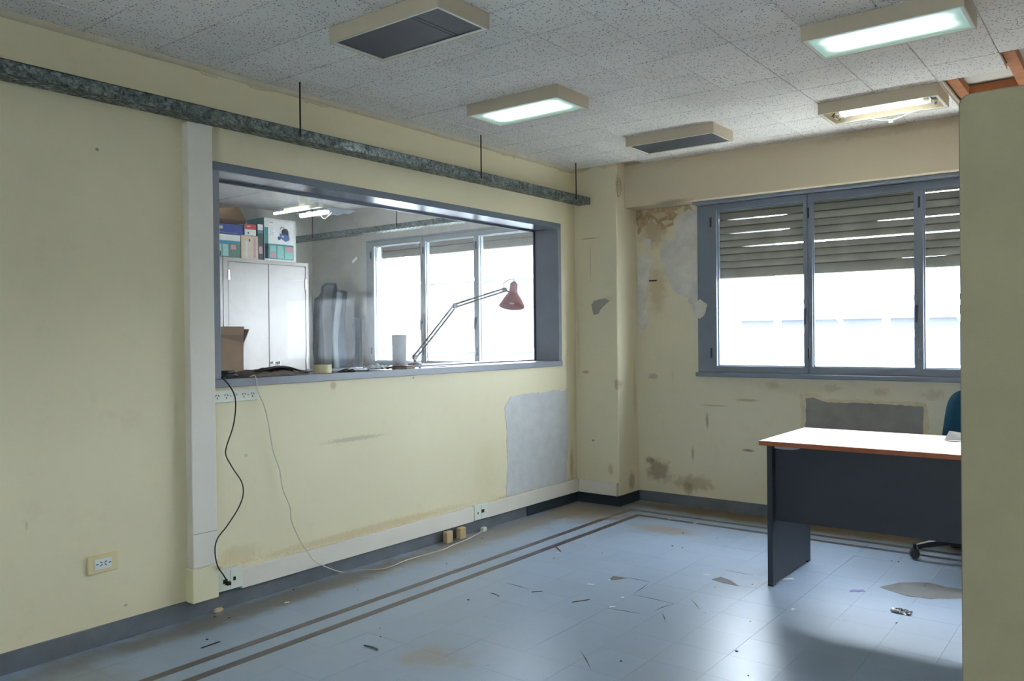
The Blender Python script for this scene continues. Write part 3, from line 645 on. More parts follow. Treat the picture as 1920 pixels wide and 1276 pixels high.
P += [U(x, y, 2, .0045) for x, y in [(641, 1072), (680, 1068), (723, 1065), (760, 1050), (794, 1040), (830, 1030), (847, 1022), (877, 1010), (904, 995)]]
t = thing('telephone_cable', 'thin cream cable falling from the sill and trailing along the floor', 'cable', (P[-1].x, P[-1].y, 0))
o_ = Vector(t.location); ob('cord', B().tube([v-o_ for v in smooth_pts(P, 6)], .0030, 8), 'cable_white', t, True)
ob('plug', bx(-.015, .015, -.004, .036, 0, .028, bev=.004), 'socket_white', t)
for k, (px, py, l) in enumerate([(822, 1010, 'first small wooden block leaning under the low trunking, further from pilaster'), (850, 1003, 'second small wooden block under the low trunking, nearer the pilaster')]):
    p = U(px, py+3, 2, 0); tag(ob('wood_block', bx(0.0, .035, -.03, .03, 0, .072, bev=.004), 'wood_block', loc=(.034, p.y, 0)), l, 'block', 'wooden blocks under the trunking')

# ---- things on the sill
SZ = WZ0+fw+.001
def pile(name, label, cat, m, px, n, spread, x=-.06, seed=1, r=.0025):
    p = U(px, 700, 0, x); rs = random.Random(seed); pts = []
    for k in range(n*7):
        a = k/7*2*math.pi; rr = spread*(.55+.4*rs.random()); pts.append(Vector((rr*math.cos(a)*.6, rr*math.sin(a)*1.1, r+.001+.0030*k/7+rs.random()*.006)))
    t = thing(name, label, cat, (x, p.y, SZ-.001)); ob('coil', B().tube(smooth_pts(pts, 4), r, 7), m, t, True); return t
pile('cable_coil', 'coil of black cable at the left end of the window sill', 'cable', 'cable_black', 419, 9, .075, -.05, 4, .0042)
t = thing('canvas_pouch', 'crumpled grey-brown pouch with straps lying on the sill', 'bag', (-.095, U(498, 700, 0, -.095).y, SZ-.001))
def pouch(u, v):
    a = (u-.5)*2; b_ = (v-.5)*2; hgt = max(0, 1-a*a)**.5*max(0, 1-b_*b_)**.4
    n = noise.noise(Vector((a*2.2, b_*2.5, 3)))*.5+noise.noise(Vector((a*5, b_*6, 1)))*.25
    return Vector((b_*.085, a*.19+.02*b_, .002+hgt*(.034+.03*n)))
ob('body', B().grid(pouch, 36, 20), 'bag', t, True)
def fl(u, v):
    a = (u-.5)*2; b_ = (v-.5)*2; n = noise.noise(Vector((a*3+5, b_*3, 3)))
    return Vector((b_*.06+.02, a*.09+.06, .030+.014*(1-a*a)+.012*n-.010*b_*b_))
ob('open_flap', B().grid(fl, 20, 12, .002), 'bag_dark', t, True)
ob('strap', B().tube(smooth_pts([(.03, -.12, .02), (.07, -.06, .036), (.06, .02, .046), (.05, .10, .042), (.06, .17, .022), (.055, .24, .008)]), .006, 6), 'bag_dark', t, True)
p = U(604, 692, 0, -.08)
t = thing('tape_roll', 'roll of yellowish clear tape lying on the sill', 'tape', (-.08, p.y, SZ-.001)); tb = [(.046, 0), (.046, .046), (.034, .046), (.034, 0), (.046, 0)]
ob('tape', B().lathe([(.052, 0), (.052, .046), (.041, .046), (.041, 0), (.052, 0)], 32), 'tape', t, True); ob('core', B().lathe([(.041, 0), (.041, .046), (.038, .046), (.038, 0), (.041, 0)], 32), 'tape_core', t, True)
def crumple(name, label, cat, m, px, sx, sy, h, seed, x=-.09, group=None, z=SZ-.001):
    p = U(px, 694, 0, x)
    def f(u, v):
        a, b_ = (u-.5)*2, (v-.5)*2; n = noise.noise(Vector((a*3, b_*3, seed)))+.6*noise.noise(Vector((a*7, b_*7, seed+9)))
        return Vector((a*sx, b_*sy, max(.0015, h*(.55+.6*n)*(1-.6*max(abs(a), abs(b_))))))
    return tag(ob(name, B().grid(f, 14, 14), m, loc=(x, p.y, z)), label, cat, group)
crumple('paper_sheet', 'crumpled white sheet beside the tape roll on the sill', 'paper', 'film', 655, .06, .13, .034, 4, -.10)
crumple('plastic_wrap', 'scrunched clear plastic wrap on the sill before the window', 'plastic', 'film', 707, .05, .065, .060, 7)
crumple('debris_heap', 'small dark heap of scraps on the sill by the red book', 'debris', 'debris_dark', 728, .03, .04, .034, 11, -.05)
p = U(647, 697, 0, -.04); t = thing('twig_bundle', 'small tangle of brown scraps at the sill edge', 'debris', (-.04, p.y, SZ-.001))
rs = random.Random(5)
for k in range(7):
    a = rs.uniform(-1, 1); ob('twig', B().cyl((-.02*a, -.05+.012*k, .004), (.02*a, -.01+.014*k, .004+rs.random()*.016), .0028, n=6), 'debris_dark', t)
p = U(757, 690, 0, -.08); t = thing('small_book', 'dark red booklet lying at the back of the sill', 'book', (-.08, p.y, SZ-.001), math.radians(22))
ob('pages', bx(-.048, .048, -.066, .066, .002, .014), 'book_pages', t); ob('cover', bx(-.05, .05, -.07, .07, .0141, .0175), 'book_red', t); ob('cover', bx(-.05, .05, -.07, .07, 0, .002), 'book_red', t)
for k, (px, m, a, lb) in enumerate([(787, 'plastic_grey', .008, 'small grey knob on the sill right of the red booklet'), (690, 'debris_dark', .006, 'tiny reddish crumb at the sill edge below the plastic wrap'), (830, 'sliver_dark', .007, 'dark sliver lying towards the right of the sill')]):
    p = U(px, 691, 0, -.05); b_ = B(); b_.lathe([(0, 0), (a, 0), (a*1.1, a*.8), (a*.6, a*1.5), (0, a*1.6)], 12) if k < 2 else b_.prism([(-.006, -.1, 0), (.006, -.06, 0), (.004, .1, 0), (-.004, .08, 0)], (0, 0, .004))
    tag(ob('sill_scrap', b_, m, loc=(-.05, p.y, SZ-.001)), lb, 'debris')

# ---- next room: counter, lamp, tube, carton
ct = thing('counter', 'narrow grey counter behind the interior window glass', 'counter', (-.44, 3.75, 0))
ob('top', bx(-.13, .21, -1.45, 1.45, SZ-.035, SZ-.0015, bev=.003), 'counter_top', ct)
for yy in (-1.3, 0, 1.3): ob('leg', bx(-.12, -.08, yy-.02, yy+.02, 0, SZ-.036), 'frame_grey', ct)
LX = -.42
pb, pe, ph_, pt = U(778, 674, 0, LX), U(853, 573, 0, LX), U(946, 543, 0, LX), U(962, 534, 0, LX)
t = thing('desk_lamp', 'red-shaded articulated desk lamp standing behind the interior glass', 'lamp', (LX, pb.y, SZ-.001)); o_ = Vector(t.location)
ob('base', B().lathe([(0, 0), (.05, 0), (.05, .012), (.035, .02), (.01, .022), (0, .022)], 28), 'lamp_arm', t, True)
ob('post', B().cyl((0, 0, .02), (0, .0, .06), .008), 'lamp_arm', t, True)
def rods(a, b_, off, nm, r=.0036):
    a, b_ = Vector(a)-o_, Vector(b_)-o_; d = (b_-a).normalized(); n = Vector((0, -d.z, d.y))
    for s_ in (-1, 1): ob(nm, B().cyl(a+n*off*s_, b_+n*off*s_, r, n=8), 'lamp_arm', t)
lo = Vector((LX, pb.y, SZ+.055)); rods(lo, pe, .013, 'lower_rod', .006); rods(pe, ph_, .011, 'upper_rod', .006)
for q in (lo, pe, ph_): ob('joint', B().cyl(q-o_+Vector((-.009, 0, 0)), q-o_+Vector((.009, 0, 0)), .019, n=14), 'lamp_arm', t)
for k in (-.007, .007): ob('spring', B().tube([lo-o_+Vector((k, 0, 0))+(pe-lo)*(.08+.30*i/60)+Vector((0, .004*math.cos(i*1.3), .004*math.sin(i*1.3))) for i in range(60)], .0014, 5), 'lamp_arm', t)
# shade axis tilts slightly
top, mouth = U(963.5, 531, 0, LX+.005), U(959.5, 574, 0, LX+.02); ax = (top-mouth); L = ax.length; q = ax.to_track_quat('Z', 'Y').to_matrix()
R_ = .100
sh = ob('shade', B().lathe([(R_, 0), (R_*.985, .010), (R_*.74, L*.30), (R_*.42, L*.54), (R_*.34, L*.62), (R_*.30, L*.97), (R_*.26, L), (0, L), (0, L-.003), (R_*.24, L-.004), (R_*.30, L*.62), (R_*.38, L*.54), (R_*.71, L*.30), (R_*.96, .009), (R_*.98, 0)], 36, mouth-o_, q), 'lamp_red', t, True)
ob('bulb', B().lathe([(0, .02), (.018, .024), (.026, .045), (.018, .07), (.012, .09), (0, .09)], 18, mouth-o_, q), 'socket_white', sh, True)
ob('switch_knob', B().lathe([(0, L+.004), (.014, L+.004), (.014, L+.014), (0, L+.016)], 14, mouth-o_, q), 'plastic_black', t, True)
ob('shade_bracket', B().cyl(ph_-o_, (mouth+ax*.55)-o_, .006, n=8), 'plastic_black', t)
ob('lamp_cord', B().tube(smooth_pts([top-o_+ax*.12, top-o_+ax*.2+Vector((0, -.03, .0)), ph_-o_+Vector((0, -.01, .05)), ph_-o_]), .0025, 6), 'plastic_black', t, True)
p = U(749, 684, 0, -.36)
tag(ob('paper_tube', B().lathe([(.046, 0), (.050, .21), (.047, .21), (.043, .004), (0, .004), (0, 0), (.046, 0)], 32), 'counter_top', loc=(-.36, p.y, SZ-.001), smooth=True), 'plain pale grey cylinder standing behind the glass beside the lamp', 'tube')
cb = thing('cardboard_carton', 'open brown cardboard carton at the left behind the interior glass', 'box', (-.45, U(396, 690, 0, -.30).y, SZ-.001)); W_ = U(457, 690, 0, -.3).y-cb.location.y; h_ = .215
bw = B().box(-.16, -.156, 0, W_, 0, h_).box(.146, .15, 0, W_, 0, h_).box(-.156, .146, 0, .004, 0, h_).box(-.156, .146, W_-.004, W_, 0, h_).box(-.156, .146, .004, W_-.004, 0, .004)
ob('body', bw, 'cardboard', cb)
ob('flap', B().prism([(.15, 0, h_), (.15, W_, h_-.04), (.15, W_, h_), (.15, W_, h_)][:3], (.002, 0, 0)), 'cardboard_dark', cb)
ob('flap', B().prism([(-.156, W_, h_-.045), (.15, W_, h_-.045), (.15, W_+.035, h_+.03), (-.156, W_+.035, h_+.03)], (0, .004, 0)), 'cardboard_dark', cb)
ob('flap', B().prism([(.15, 0, h_), (.15, W_, h_), (.168, W_-.01, h_+.045), (.168, 0, h_+.045)], (.004, 0, 0)), 'cardboard', cb)
wd = thing('wooden_wardrobe', 'tall dark wooden cupboard edge at the left behind the glass', 'cupboard', (-.8, 2.2, 0)); ye = U(405.5, 500, 0, -.62).y-2.2
ob('side_panel', bx(-.17, .18, ye-.03, ye, 0, 2.17), 'board_wood', wd); ob('body', bx(-.17, .18, -.7, ye-.031, 0, 2.165), 'board_wood', wd)

# ---- white steel cabinets
def cabinet(label, y0, y1, handle_left):
    L = y1-y0; t = thing('steel_cabinet', label, 'cabinet', (XA+.012, y0, 0), group='white steel cabinets'); d = -3.1-XA-.012; Hh = 2.045
    ob('carcass', bx(0, d-.02, 0, L, .06, Hh, bev=.003), 'cabinet_white', t)
    ob('plinth', bx(.02, d-.04, .02, L-.02, 0, .06), 'cabinet_gap', t)
    fb = B().box(d-.0195, d, 0, .05, .06, Hh).box(d-.0195, d, L-.035, L, .06, Hh).box(d-.0195, d, .05, L-.035, Hh-.035, Hh).box(d-.0195, d, .05, L-.035, .06, .12)
    ob('front_frame', fb, 'cabinet_white', t)
    mid = (L+.015)/2
    for k, (a, b_) in enumerate(((.054, mid-.003), (mid+.003, L-.039))):
        dr = ob('door', bx(d-.019, d-.003, a, b_, .124, Hh-.039, bev=.002), 'cabinet_white', t)
        if k == 0:
            for zz in (1.84, .4): ob('hinge', bx(d+.0005, d+.01, a-.008, a+.008, zz, zz+.09), 'chrome', dr)
        else:
            for zz in (1.78, 1.0, .4): ob('hinge', bx(d+.0005, d+.01, b_-.006, b_+.006, zz, zz+.10), 'chrome', dr)
    hk = ob('knob', B().cyl((d-.003, mid+.03, 1.065), (d+.03, mid+.03, 1.065), .012), 'chrome', t, True)
    lk = ob('lock', B().cyl((d-.003, mid+.10, 1.065), (d+.012, mid+.10, 1.065), .012), 'chrome', t, True)
    ob('key', bx(d+.012, d+.03, mid+.098, mid+.103, 1.05, 1.075), 'chrome', lk); ob('key_tag', B().cyl((d+.03, mid+.10, 1.05), (d+.034, mid+.12, .98), .006), 'paper', lk)
    return t
cabinet('white two-door steel cabinet with knob and key in the next room', 4.345, 5.310, 0)
cabinet('second white steel cabinet, mostly hidden behind the left end of the frame', 3.36, 4.338, 1)
# ---- boxes on the cabinets
CT = 2.046
def carton(label, y0, y1, h, d, m, z=CT, x=-3.13, name='storage_box'):
    t = thing(name, label, 'box', (x, y0, z)); L = y1-y0
    ob('body', bx(-d, 0, 0, L, 0, h, bev=.002), m, t); return t, L
def face(t, name, y0, y1, z0, z1, m, x=.0006, lab=None):
    o = ob(name, bx(x-.0005, x, y0, y1, z0, z1), m, t)
    if lab: o['label'] = lab
    return o
t, L = carton('teal and white box printed with a blue vacuum cleaner on cabinet', 4.812, 5.182, .41, .28, 'box_teal')
face(t, 'border', 0.001, L-.001, .002, .408, 'box_white', .0006); face(t, 'teal_panel', .006, L-.03, .018, .165, 'box_teal', .0012); face(t, 'teal_strip', .004, .045, .018, .32, 'box_teal', .0012)
pn = face(t, 'white_panel', .048, L-.030, .168, .385, 'paper', .0014, 'white printed panel with vacuum cleaner picture')
def disc(t, name, pts, m, x): ob(name, B().prism([(x, a, b_) for a, b_ in pts], (.0004, 0, 0)), m, t)
vc = (.235, .262)
disc(pn, 'vacuum_body', [(vc[0]-.055, .225), (vc[0]+.01, .195), (vc[0]+.058, .215), (vc[0]+.05, .262), (vc[0]-.06, .272)], 'vac_blue', .0016)
disc(pn, 'vacuum_lid', [(vc[0]-.035, .262), (vc[0]+.046, .262), (vc[0]+.046, .30), (vc[0]+.02, .325), (vc[0]-.01, .322), (vc[0]-.035, .30)], 'vac_dark', .0021)
disc(pn, 'vacuum_wheel', [(vc[0]-.065+.018*math.cos(a*.5), .225+.018*math.sin(a*.5)) for a in range(13)], 'vac_dark', .0024)
ob('vacuum_hose', B().tube([(.002, vc[0]-.028+.022*math.cos(a), .312+.026*math.sin(a)) for a in [k*.35 for k in range(10)]], .003, 5), 'vac_dark', pn)
disc(pn, 'vacuum_badge', [(vc[0]-.035, .238), (vc[0]-.01, .234), (vc[0]-.01, .25), (vc[0]-.035, .252)], 'box_white', .0026)
face(pn, 'print_line', .058, .10, .366, .374, 'print_grey', .0018)
for k in range(5): face(pn, 'print_line', .062, .062+.05*(1-.1*(k % 3)), .335-.02*k, .338-.02*k, 'print_grey', .0018)
face(t, 'print_panel', .062, .135, .028, .15, 'box_pale', .0018); face(t, 'print_picture', .065, .130, .030, .082, 'box_pink', .0024); face(t, 'print_panel', .148, .225, .028, .15, 'box_pale', .0018); face(t, 'print_panel', .235, L-.036, .028, .15, 'box_pale', .0018); face(t, 'print_picture', .240, L-.04, .095, .148, 'box_pink', .0024)
t, L = carton('green and cyan printed box lowest at the left on cabinet', 4.09, 4.548, .212, .26, 'box_green')
face(t, 'white_band', .001, L-.001, .155, .211, 'box_white'); face(t, 'cyan_band', .001, L-.002, .132, .156, 'box_cyan', .0009); face(t, 'label', .20, .265, .172, .195, 'print_label', .0012)
for a in (.20, .27, .345): face(t, 'print_panel', a, a+.06, .012, .122, 'box_pale' if a < .3 else 'box_green', .001)
face(t, 'print_picture', .355, .41, .075, .12, 'box_pink', .0016); face(t, 'print_picture', .21, .255, .01, .055, 'box_dark', .0016)
t, L = carton('flat dark blue box lying on top of the green box', 4.08, 4.578, .095, .24, 'box_blue', CT+.2135); face(t, 'label', .245, .285, .045, .072, 'print_label', .0012); face(t, 'print_line', .22, .44, .012, .016, 'print_grey', .001)
t, L = carton('beige box with a phone picture standing beside the teal box', 4.556, 4.742, .222, .16, 'box_beige'); face(t, 'print_handset', .05, .066, .02, .17, 'box_white', .0012); face(t, 'glossy_strip', .135, .16, .01, .20, 'box_pink', .0012); face(t, 'print_picture', .085, .1, .165, .19, 'debris_dark', .0012)
t, L = carton('small red and white box on top of the beige box', 4.598, 4.722, .105, .14, 'box_white', CT+.2235); face(t, 'red_band', .001, L-.001, .055, .104, 'box_red', .0009); face(t, 'print_line', .02, .06, .08, .088, 'box_white', .0013); face(t, 'print_mark', .03, .045, .012, .03, 'box_dark', .0013)
t, L = carton('narrow dark printed box squeezed beside the vacuum box', 4.746, 4.806, .34, .18, 'box_dark', x=-3.14); face(t, 'white_band', .001, L-.001, .285, .339, 'box_white'); face(t, 'teal_band', .001, L-.001, .255, .285, 'box_teal', .0009); face(t, 'print_picture', .012, .05, .06, .13, 'box_pink', .0012)
t = thing('cardboard_carton', 'open brown carton with raised flap at the back of the cabinet top', 'box', (-3.41, 4.15, CT)); ob('body', bx(-.12, 0, 0, .66, 0, .40), 'cardboard_dark', t)
ob('flap', B().prism([(0, .05, .40), (0, .66, .40), (.02, .56, .525), (.02, .20, .47)], (-.004, 0, 0)), 'cardboard', t)
# ---- pendant light
t = thing('pendant_light', 'white twin-tube fluorescent light hanging from the ceiling of next room', 'ceiling light', (-2.26, 4.6, HC))
ob('canopy', B().lathe([(0, 0), (.055, 0), (.055, -.03), (.042, -.035), (.042, -.14), (0, -.14)], 24), 'lamp_rim', t, True)
ob('body', bx(-.25, .22, -.03, .03, -.178, -.14, bev=.006), 'lamp_rim', t)
ob('tube', B().cyl((-.34, -.06, -.185), (.10, -.06, -.185), .012), 'tube', t, True); ob('tube', B().cyl((-.16, .09, -.205), (.20, .09, -.205), .020), 'tube', t, True)
ob('reflector', B().grid(lambda u, v: Vector((-.20+.56*u, .05+.28*v, -.182-.02*abs(v-.5)+.006*math.sin(u*24))), 40, 6, .002), 'window_pale', t, True)
ob('cord', B().tube(smooth_pts([(.05, .12, -.2), (.09, .14, -.25), (.13, .14, -.24), (.17, .16, -.2)]), .004, 6), 'wire_white', t, True)
# ---- blanket
t = thing('hanging_blanket', 'blue-grey striped blanket draped beside the cabinet in the next room', 'blanket', (-3.05, 5.58, 0))
def cloth(u, v, x0=-.30, x1=.28):
    x = x0+(x1-x0)*u; top_ = 1.83-.10*abs(2*u-1.15)**3-.03*math.sin(u*9); z = top_*v
    n = noise.noise(Vector((u*4, v*3, 5)))*.05+noise.noise(Vector((u*11, v*5, 2)))*.02
    s_ = math.sin(u*19+v*2.5+2*n)*.03+math.sin(u*41+v*3)*.009+n
    return Vector((x*(1-.10*v)+.05*math.sin(v*3.2+u*2)*(1-v)+n*.4, -.07+s_*(1.1-.3*v)+.10*max(0, v-.85)**1*2, z))
ob('drape', B().grid(cloth, 80, 36, .006), 'blanket', t, True)
for a, w__ in ((.12, .09), (.46, .12), (.83, .08)): ob('stripe', B().grid(lambda u, v: cloth(a+w__*u, v*.985)+Vector((0, -.008, .0)), 12, 24, .002), 'blanket_pale', t, True)
t = thing('reflection_board', 'pale board right of the blanket, standing in for a glass reflection', 'board', (-2.86, 5.69, 0)); ob('panel', bx(0, .13, -.03, .0, 0, 1.5, bev=.003), 'window_pale', t); ob('edge_strip', bx(.131, .15, -.032, .0, 0, 1.49), 'frame_grey', t)  # pale board put in for a faint reflection on the interior glass

# ---- desk
t = thing('office_desk', 'dark office desk with a wood-edged top beside the partition', 'desk', (1.97, 4.13, 0))
tl = 1.75
ob('top', bx(.0015, tl, .0015, .71, .7275, .750, bev=.002), 'desk_top', t)
eb = B().box(0, tl, -.003, .0012, .726, .7485).box(-.003, .0012, -.003, .713, .726, .7485).box(.0012, tl, .7102, .713, .726, .7485)
ob('edge_band', eb, 'desk_edge', t)
for xx in (.03, tl-.06): 
    lg = ob('leg', bx(xx, xx+.028, .02, .62, .012, .726, bev=.0015), 'desk_dark', t); ob('foot_glide', bx(xx, xx+.028, .02, .06, 0, .0115), 'plastic_black', lg); ob('foot_glide', bx(xx, xx+.028, .58, .62, 0, .0115), 'plastic_black', lg)
ob('modesty_panel', bx(.0585, tl-.0605, .065, .083, .335, .726), 'desk_dark', t)
def clip(): 
    b_ = B(); pts = [(.115+.075*math.cos(a), .052, .7255-.020*math.sin(a)**.6) for a in [math.pi*k/14 for k in range(15)]]
    return b_.prism(pts, (0, .012, 0))
ob('grip', clip(), 'plastic_grey', t)
p = U(1785, 824, 2, .751); t = thing('folded_paper', 'small folded white paper standing on the desk top', 'paper', (p.x, p.y, .7505), math.radians(20))
ob('leaf', B().prism([(-.04, -.02, 0), (.05, -.03, .0), (.05, .02, .035), (-.01, .01, .045)], (0, .001, 0)), 'paper', t); ob('leaf', B().prism([(-.04, -.02, 0), (.05, -.03, 0), (.06, -.08, .002), (-.02, -.07, .002)], (0, 0, .001)), 'paper', t)

# ---- office chair
t = thing('office_chair', 'teal office swivel chair on black castor base behind the desk', 'chair', (2.83, 5.22, 0), math.radians(0))
def pad(w_, h_, d_, bulge=.02, taper=.0):
    def f(u, v, s_):
        a, b_ = (u-.5)*2, (v-.5)*2; p_ = 4.5
        k = (abs(a)**p_+abs(b_)**p_)**(1/p_); m_ = max(abs(a), abs(b_)); q = m_/k if k > 1e-6 else 1
        return a*q*w_/2*(1-taper*(b_*q)), b_*q*h_/2, s_*(d_/2*(1-m_**6)+bulge*(1-m_*m_))
    return f
def pad_mesh(w_, h_, d_, taper=0, vertical=True):
    f = pad(w_, h_, d_, .012, taper); b_ = B()
    for s_ in (-1, 1): b_.grid(lambda u, v: (lambda q: Vector((q[0], q[2], q[1])) if vertical else Vector((q[0], q[1], q[2])))(f(u, v, s_)), 20, 20)
    bmesh.ops.remove_doubles(b_.bm, verts=b_.bm.verts[:], dist=.0005); return b_
ob('backrest', pad_mesh(.46, .42, .05, .10), 'chair_fabric', t, True, loc=(0, .20, .755), rot=(math.radians(-8), 0, 0))
ob('seat', pad_mesh(.48, .46, .07, 0, False), 'chair_fabric', t, True, loc=(0, -.02, .47))
ob('back_support', B().tube(smooth_pts([(0, .0, .42), (0, .16, .42), (0, .245, .46), (0, .25, .62), (0, .235, .74)]), .018, 8), 'plastic_black', t, True)
ob('gas_column', B().cyl((0, 0, .09), (0, 0, .43), .026), 'plastic_black', t, True)
ob('hub', B().lathe([(0, .06), (.045, .06), (.05, .10), (.035, .14), (0, .14)], 20), 'plastic_black', t, True)
for k in range(5):
    a = math.radians(194+72*k); c_, s_ = math.cos(a), math.sin(a)
    sp = ob('base_arm', B().tube(smooth_pts([(.03*c_, .03*s_, .105), (.17*c_, .17*s_, .11), (.29*c_, .29*s_, .085), (.33*c_, .33*s_, .07)]), [.022]*6+[.020]*6+[.017]*7, 8), 'plastic_black', t, True)
    cs = B(); q = Vector((.345*c_, .345*s_, .03)); tn = Vector((-s_, c_, 0))
    for e in (-1, 1): cs.cyl(q+tn*.006*e, q+tn*.026*e, .028, .024, 18)
    cs.cyl(q+Vector((0, 0, .0)), q+Vector((0, 0, .055)), .010, n=8)
    ob('castor', cs, 'plastic_black', sp, True)

# ---- partition panel at the right
t = thing('partition_panel', 'tall beige office partition panel with rounded corner in the right foreground', 'partition', (3.232, 1.95, 0))
PW, PH, r = 1.6, 1.800, .022
def rr(in_=0):
    P = [(in_, .06+in_), (PW-in_, .06+in_), (PW-in_, PH-r)]+[(PW-in_-r+r*math.cos(a), PH-in_-r+r*math.sin(a)) for a in [math.pi/2*k/6 for k in range(7)]]+[(in_+r-r*math.sin(a), PH-in_-r+r*math.cos(a)) for a in [math.pi/2*k/6 for k in range(7)]]
    return P
ob('panel', B().prism([(x, -.001, z) for x, z in rr(.0025)], (0, .040, 0)), 'partition_fabric', t)
ob('edge_trim', B().prism([(x, .004, z) for x, z in rr(0)], (0, .030, 0)), 'partition_edge', t)
for xx in (.1, PW-.15): ob('foot', bx(xx, xx+.05, -.2, .24, 0, .06, bev=.004), 'partition_edge', t)

# ---- bits on the floor
st = tag(ob('rubble_piece', B().lathe([(0, 0), (.018, 0), (.026, .008), (.02, .017), (.008, .021), (0, .021)], 9), 'stone', loc=tuple(U(409, 1147, 2, 0)), rot=(0, 0, .4), smooth=True), 'pale chip of rubble on the floor below the trunking foot', 'rubble'); st.scale = (.8, 1.3, 1)
def sliver(name, a, b_, wd_, h, m, label, bend=0):
    p, q = U(*a, 2, 0), U(*b_, 2, 0); d = q-p; n = Vector((-d.y, d.x, 0)).normalized(); o_ = p
    t_ = [Vector((0, 0, h/2)), d*.5+n*bend+Vector((0, 0, h/2)), d+Vector((0, 0, h/2))]
    tag(ob(name, B().tube(smooth_pts(t_, 5), [wd_*.4]+[wd_]*9+[wd_*.4], 6), m, loc=tuple(o_), smooth=True), label, 'debris')
sliver('wood_splinter', (376, 1216), (413, 1203), .003, .006, 'debris_dark', 'long dark splinter on the floor near the left baseboard')
sliver('plastic_sliver', (682, 1210), (709, 1219), .003, .006, 'sliver_green', 'dark green sliver on the open floor in front', .006)
sliver('plastic_sliver', (920, 1112), (936, 1118), .002, .004, 'sliver_green', 'small curved green sliver on the floor mid-room', .006)
sliver('wood_splinter', (1072, 1129), (1106, 1124), .002, .004, 'debris_dark', 'thin dark stick on the floor mid-room')
sliver('wood_splinter', (996, 1110), (1017, 1108), .002, .004, 'debris_dark', 'short thin stick lying left of the longer stick mid-room')
sliver('wood_splinter', (1041, 1024), (1052, 1034), .003, .006, 'book_red', 'reddish splinter beside the inner floor stripe')
def scrap(px, py, sx, sy, m, label, seed, name='paper_scrap', h=.004, cat='paper scrap', group=None):
    p = U(px, py, 2, 0); rs = random.Random(seed)
    P = ragged([(-sx, -sy*.7, 0), (sx*.8, -sy, 0), (sx, sy*.6, 0), (-sx*.5, sy, 0)], .012, .003, 2, seed)
    o = ob(name, B().prism(P, (0, 0, .0012)), m, loc=(p.x, p.y, .0006), rot=(0, 0, rs.uniform(0, 3)))
    tag(o, label, cat, group)
scrap(1478, 1085, .032, .012, 'paper', 'torn white paper strip at the foot of the desk leg', 3)
scrap(1606, 1107, .042, .018, 'card_print', 'small purple printed card on the floor by the desk', 4, 'printed_card', cat='card')
scrap(1142, 1087, .012, .006, 'paper', 'white crumb beside the lifted tile corner mid-room', 5)
scrap(1167, 1120, .012, .008, 'paper', 'white crumb mid-floor right of the dark stick', 6)
scrap(1148, 1137, .018, .008, 'paper', 'white crumb mid-floor below the other crumbs', 7)
scrap(1325, 1077, .026, .014, 'film', 'thin clear scrap beside the worn tile left of the desk', 8)
scrap(537, 1129, .014, .009, 'paper', 'white chip on the floor under the hanging cream cable', 9)
scrap(1486, 1142, .018, .008, 'paper', 'tiny white scrap on the floor in front of the desk', 10)
scrap(1258, 972, .04, .012, 'film', 'pale scrap lying on the far floor stripe', 11)
scrap(1305, 980, .03, .012, 'film', 'pale scrap just inside the far floor stripe', 12)
scrap(1046, 1035, .012, .008, 'paper', 'white fleck next to the inner floor stripe', 13)
scrap(1107, 1095, .02, .010, 'paper', 'curled white paper ring on the floor mid-room', 14)
p = U(1690, 1147, 2, 0)
def wad(u, v):
    a, b_ = (u-.5)*2, (v-.5)*2; n = noise.noise(Vector((a*3, b_*3, 2)))+.7*noise.noise(Vector((a*7, b_*7, 8)))
    return Vector((a*.045, b_*.03, max(.001, .022*(.4+n)*(1-.5*max(abs(a), abs(b_))))))
tag(ob('foil_wad', B().grid(wad, 14, 14), 'chrome', loc=(p.x, p.y, .0005)), 'crumpled silvery wrapper on the floor in front of the desk', 'wrapper')
rs = random.Random(11)
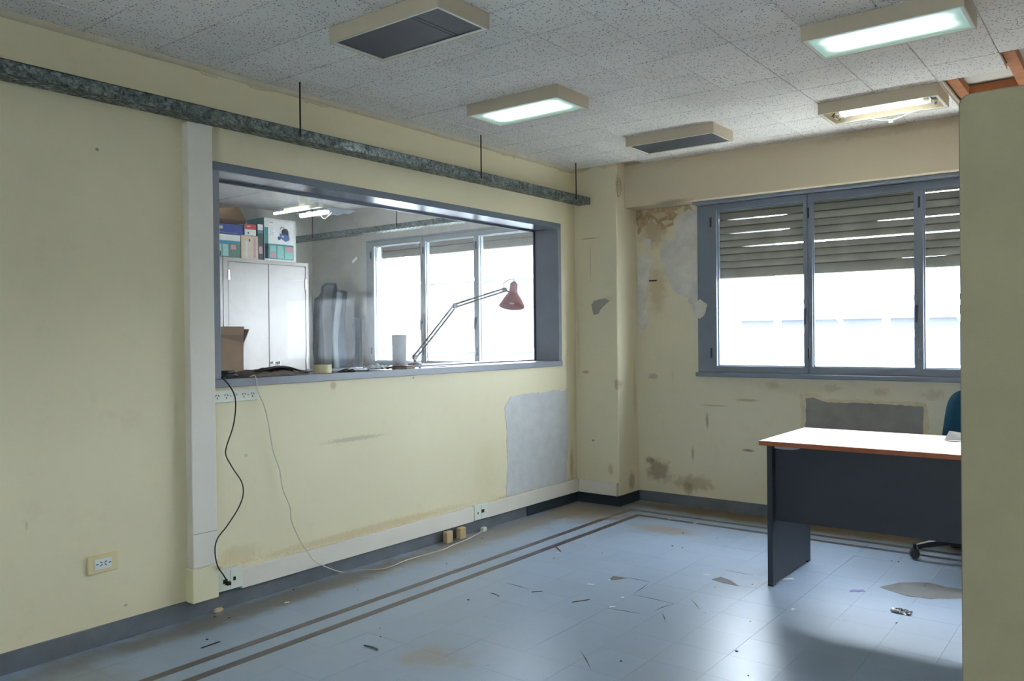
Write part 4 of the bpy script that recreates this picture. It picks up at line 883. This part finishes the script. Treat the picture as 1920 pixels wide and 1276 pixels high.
for k in range(46):
    x, y = rs.uniform(.1, 3.0), rs.uniform(1.9, 5.3)
    if k < 10: x, y = rs.uniform(.05, .4), rs.uniform(2.0, 5.2)
    s_ = rs.uniform(.0022, .0062)
    if 2.0 < x < 2.05 and y > 4.1: continue
    o = ob('dirt_crumb', B().lathe([(0, 0), (s_, 0), (s_*.8, s_*.5), (0, s_*.6)], 6), 'debris_dark' if rs.random() < .75 else 'stone', loc=(x, y, 0.0003), rot=(0, 0, rs.random()*3)); o.scale = (1, rs.uniform(.5, 1.6), 1)
    tag(o, 'tiny crumb of dirt scattered on the worn floor', 'debris', 'dirt crumbs on the floor')

# ---- outside, beyond the windows
struct('ground_outside', bx(-60, 60, D+.3, 80, -12.2, -12), 'roof_ground', 'grey street level far below the windows')
t = thing('neighbouring_roof', 'pale flat roof with parapet outside the main window', 'building', (2.0, 20.0, -12)); ob('block', bx(-6.5, 14, 0, 8, 0, 13.6), 'roof_concrete', t); ob('parapet', bx(-6.6, 14.1, -.15, .1, 13.6, 14.1), 'facade_pale', t)
fr = thing('roof_railing', 'white metal frame with braces on the roof outside', 'railing', (1.2, 17.6, 0))
for xx in (-4.0, -1.8, .4, 2.6): ob('post', bx(xx, xx+.12, 0, .12, -3, 1.9), 'rail_white', fr)
for zz in (.55, 1.8): ob('rail', bx(-5.2, 4.6, -.02, .0, zz, zz+.10), 'rail_white', fr)
for xx in (-4.0, -1.8, .4): ob('brace', B().cyl((xx+.1, -.05, .6), (xx+1.0, -.05, 1.8), .04, n=8), 'rail_white', fr); ob('brace', B().cyl((xx+2.1, -.05, .6), (xx+1.2, -.05, 1.8), .04, n=8), 'rail_white', fr)
t = thing('apartment_block', 'pale apartment block with windows across the street', 'building', (-22, 26, -12)); ob('wall', bx(0, 13.0, 0, 9, 0, 18.0), 'facade_pale', t)
for i in range(5):
    for j in range(6):
        wn_ = ob('window', bx(.9+i*2.4, 2.1+i*2.4, -.008, -.001, 1.2+j*2.9, 2.8+j*2.9), 'facade_window', t); ob('window_ledge', bx(.75+i*2.4, 2.25+i*2.4, -.2, -.009, 1.05+j*2.9, 1.18+j*2.9), 'rail_white', wn_)
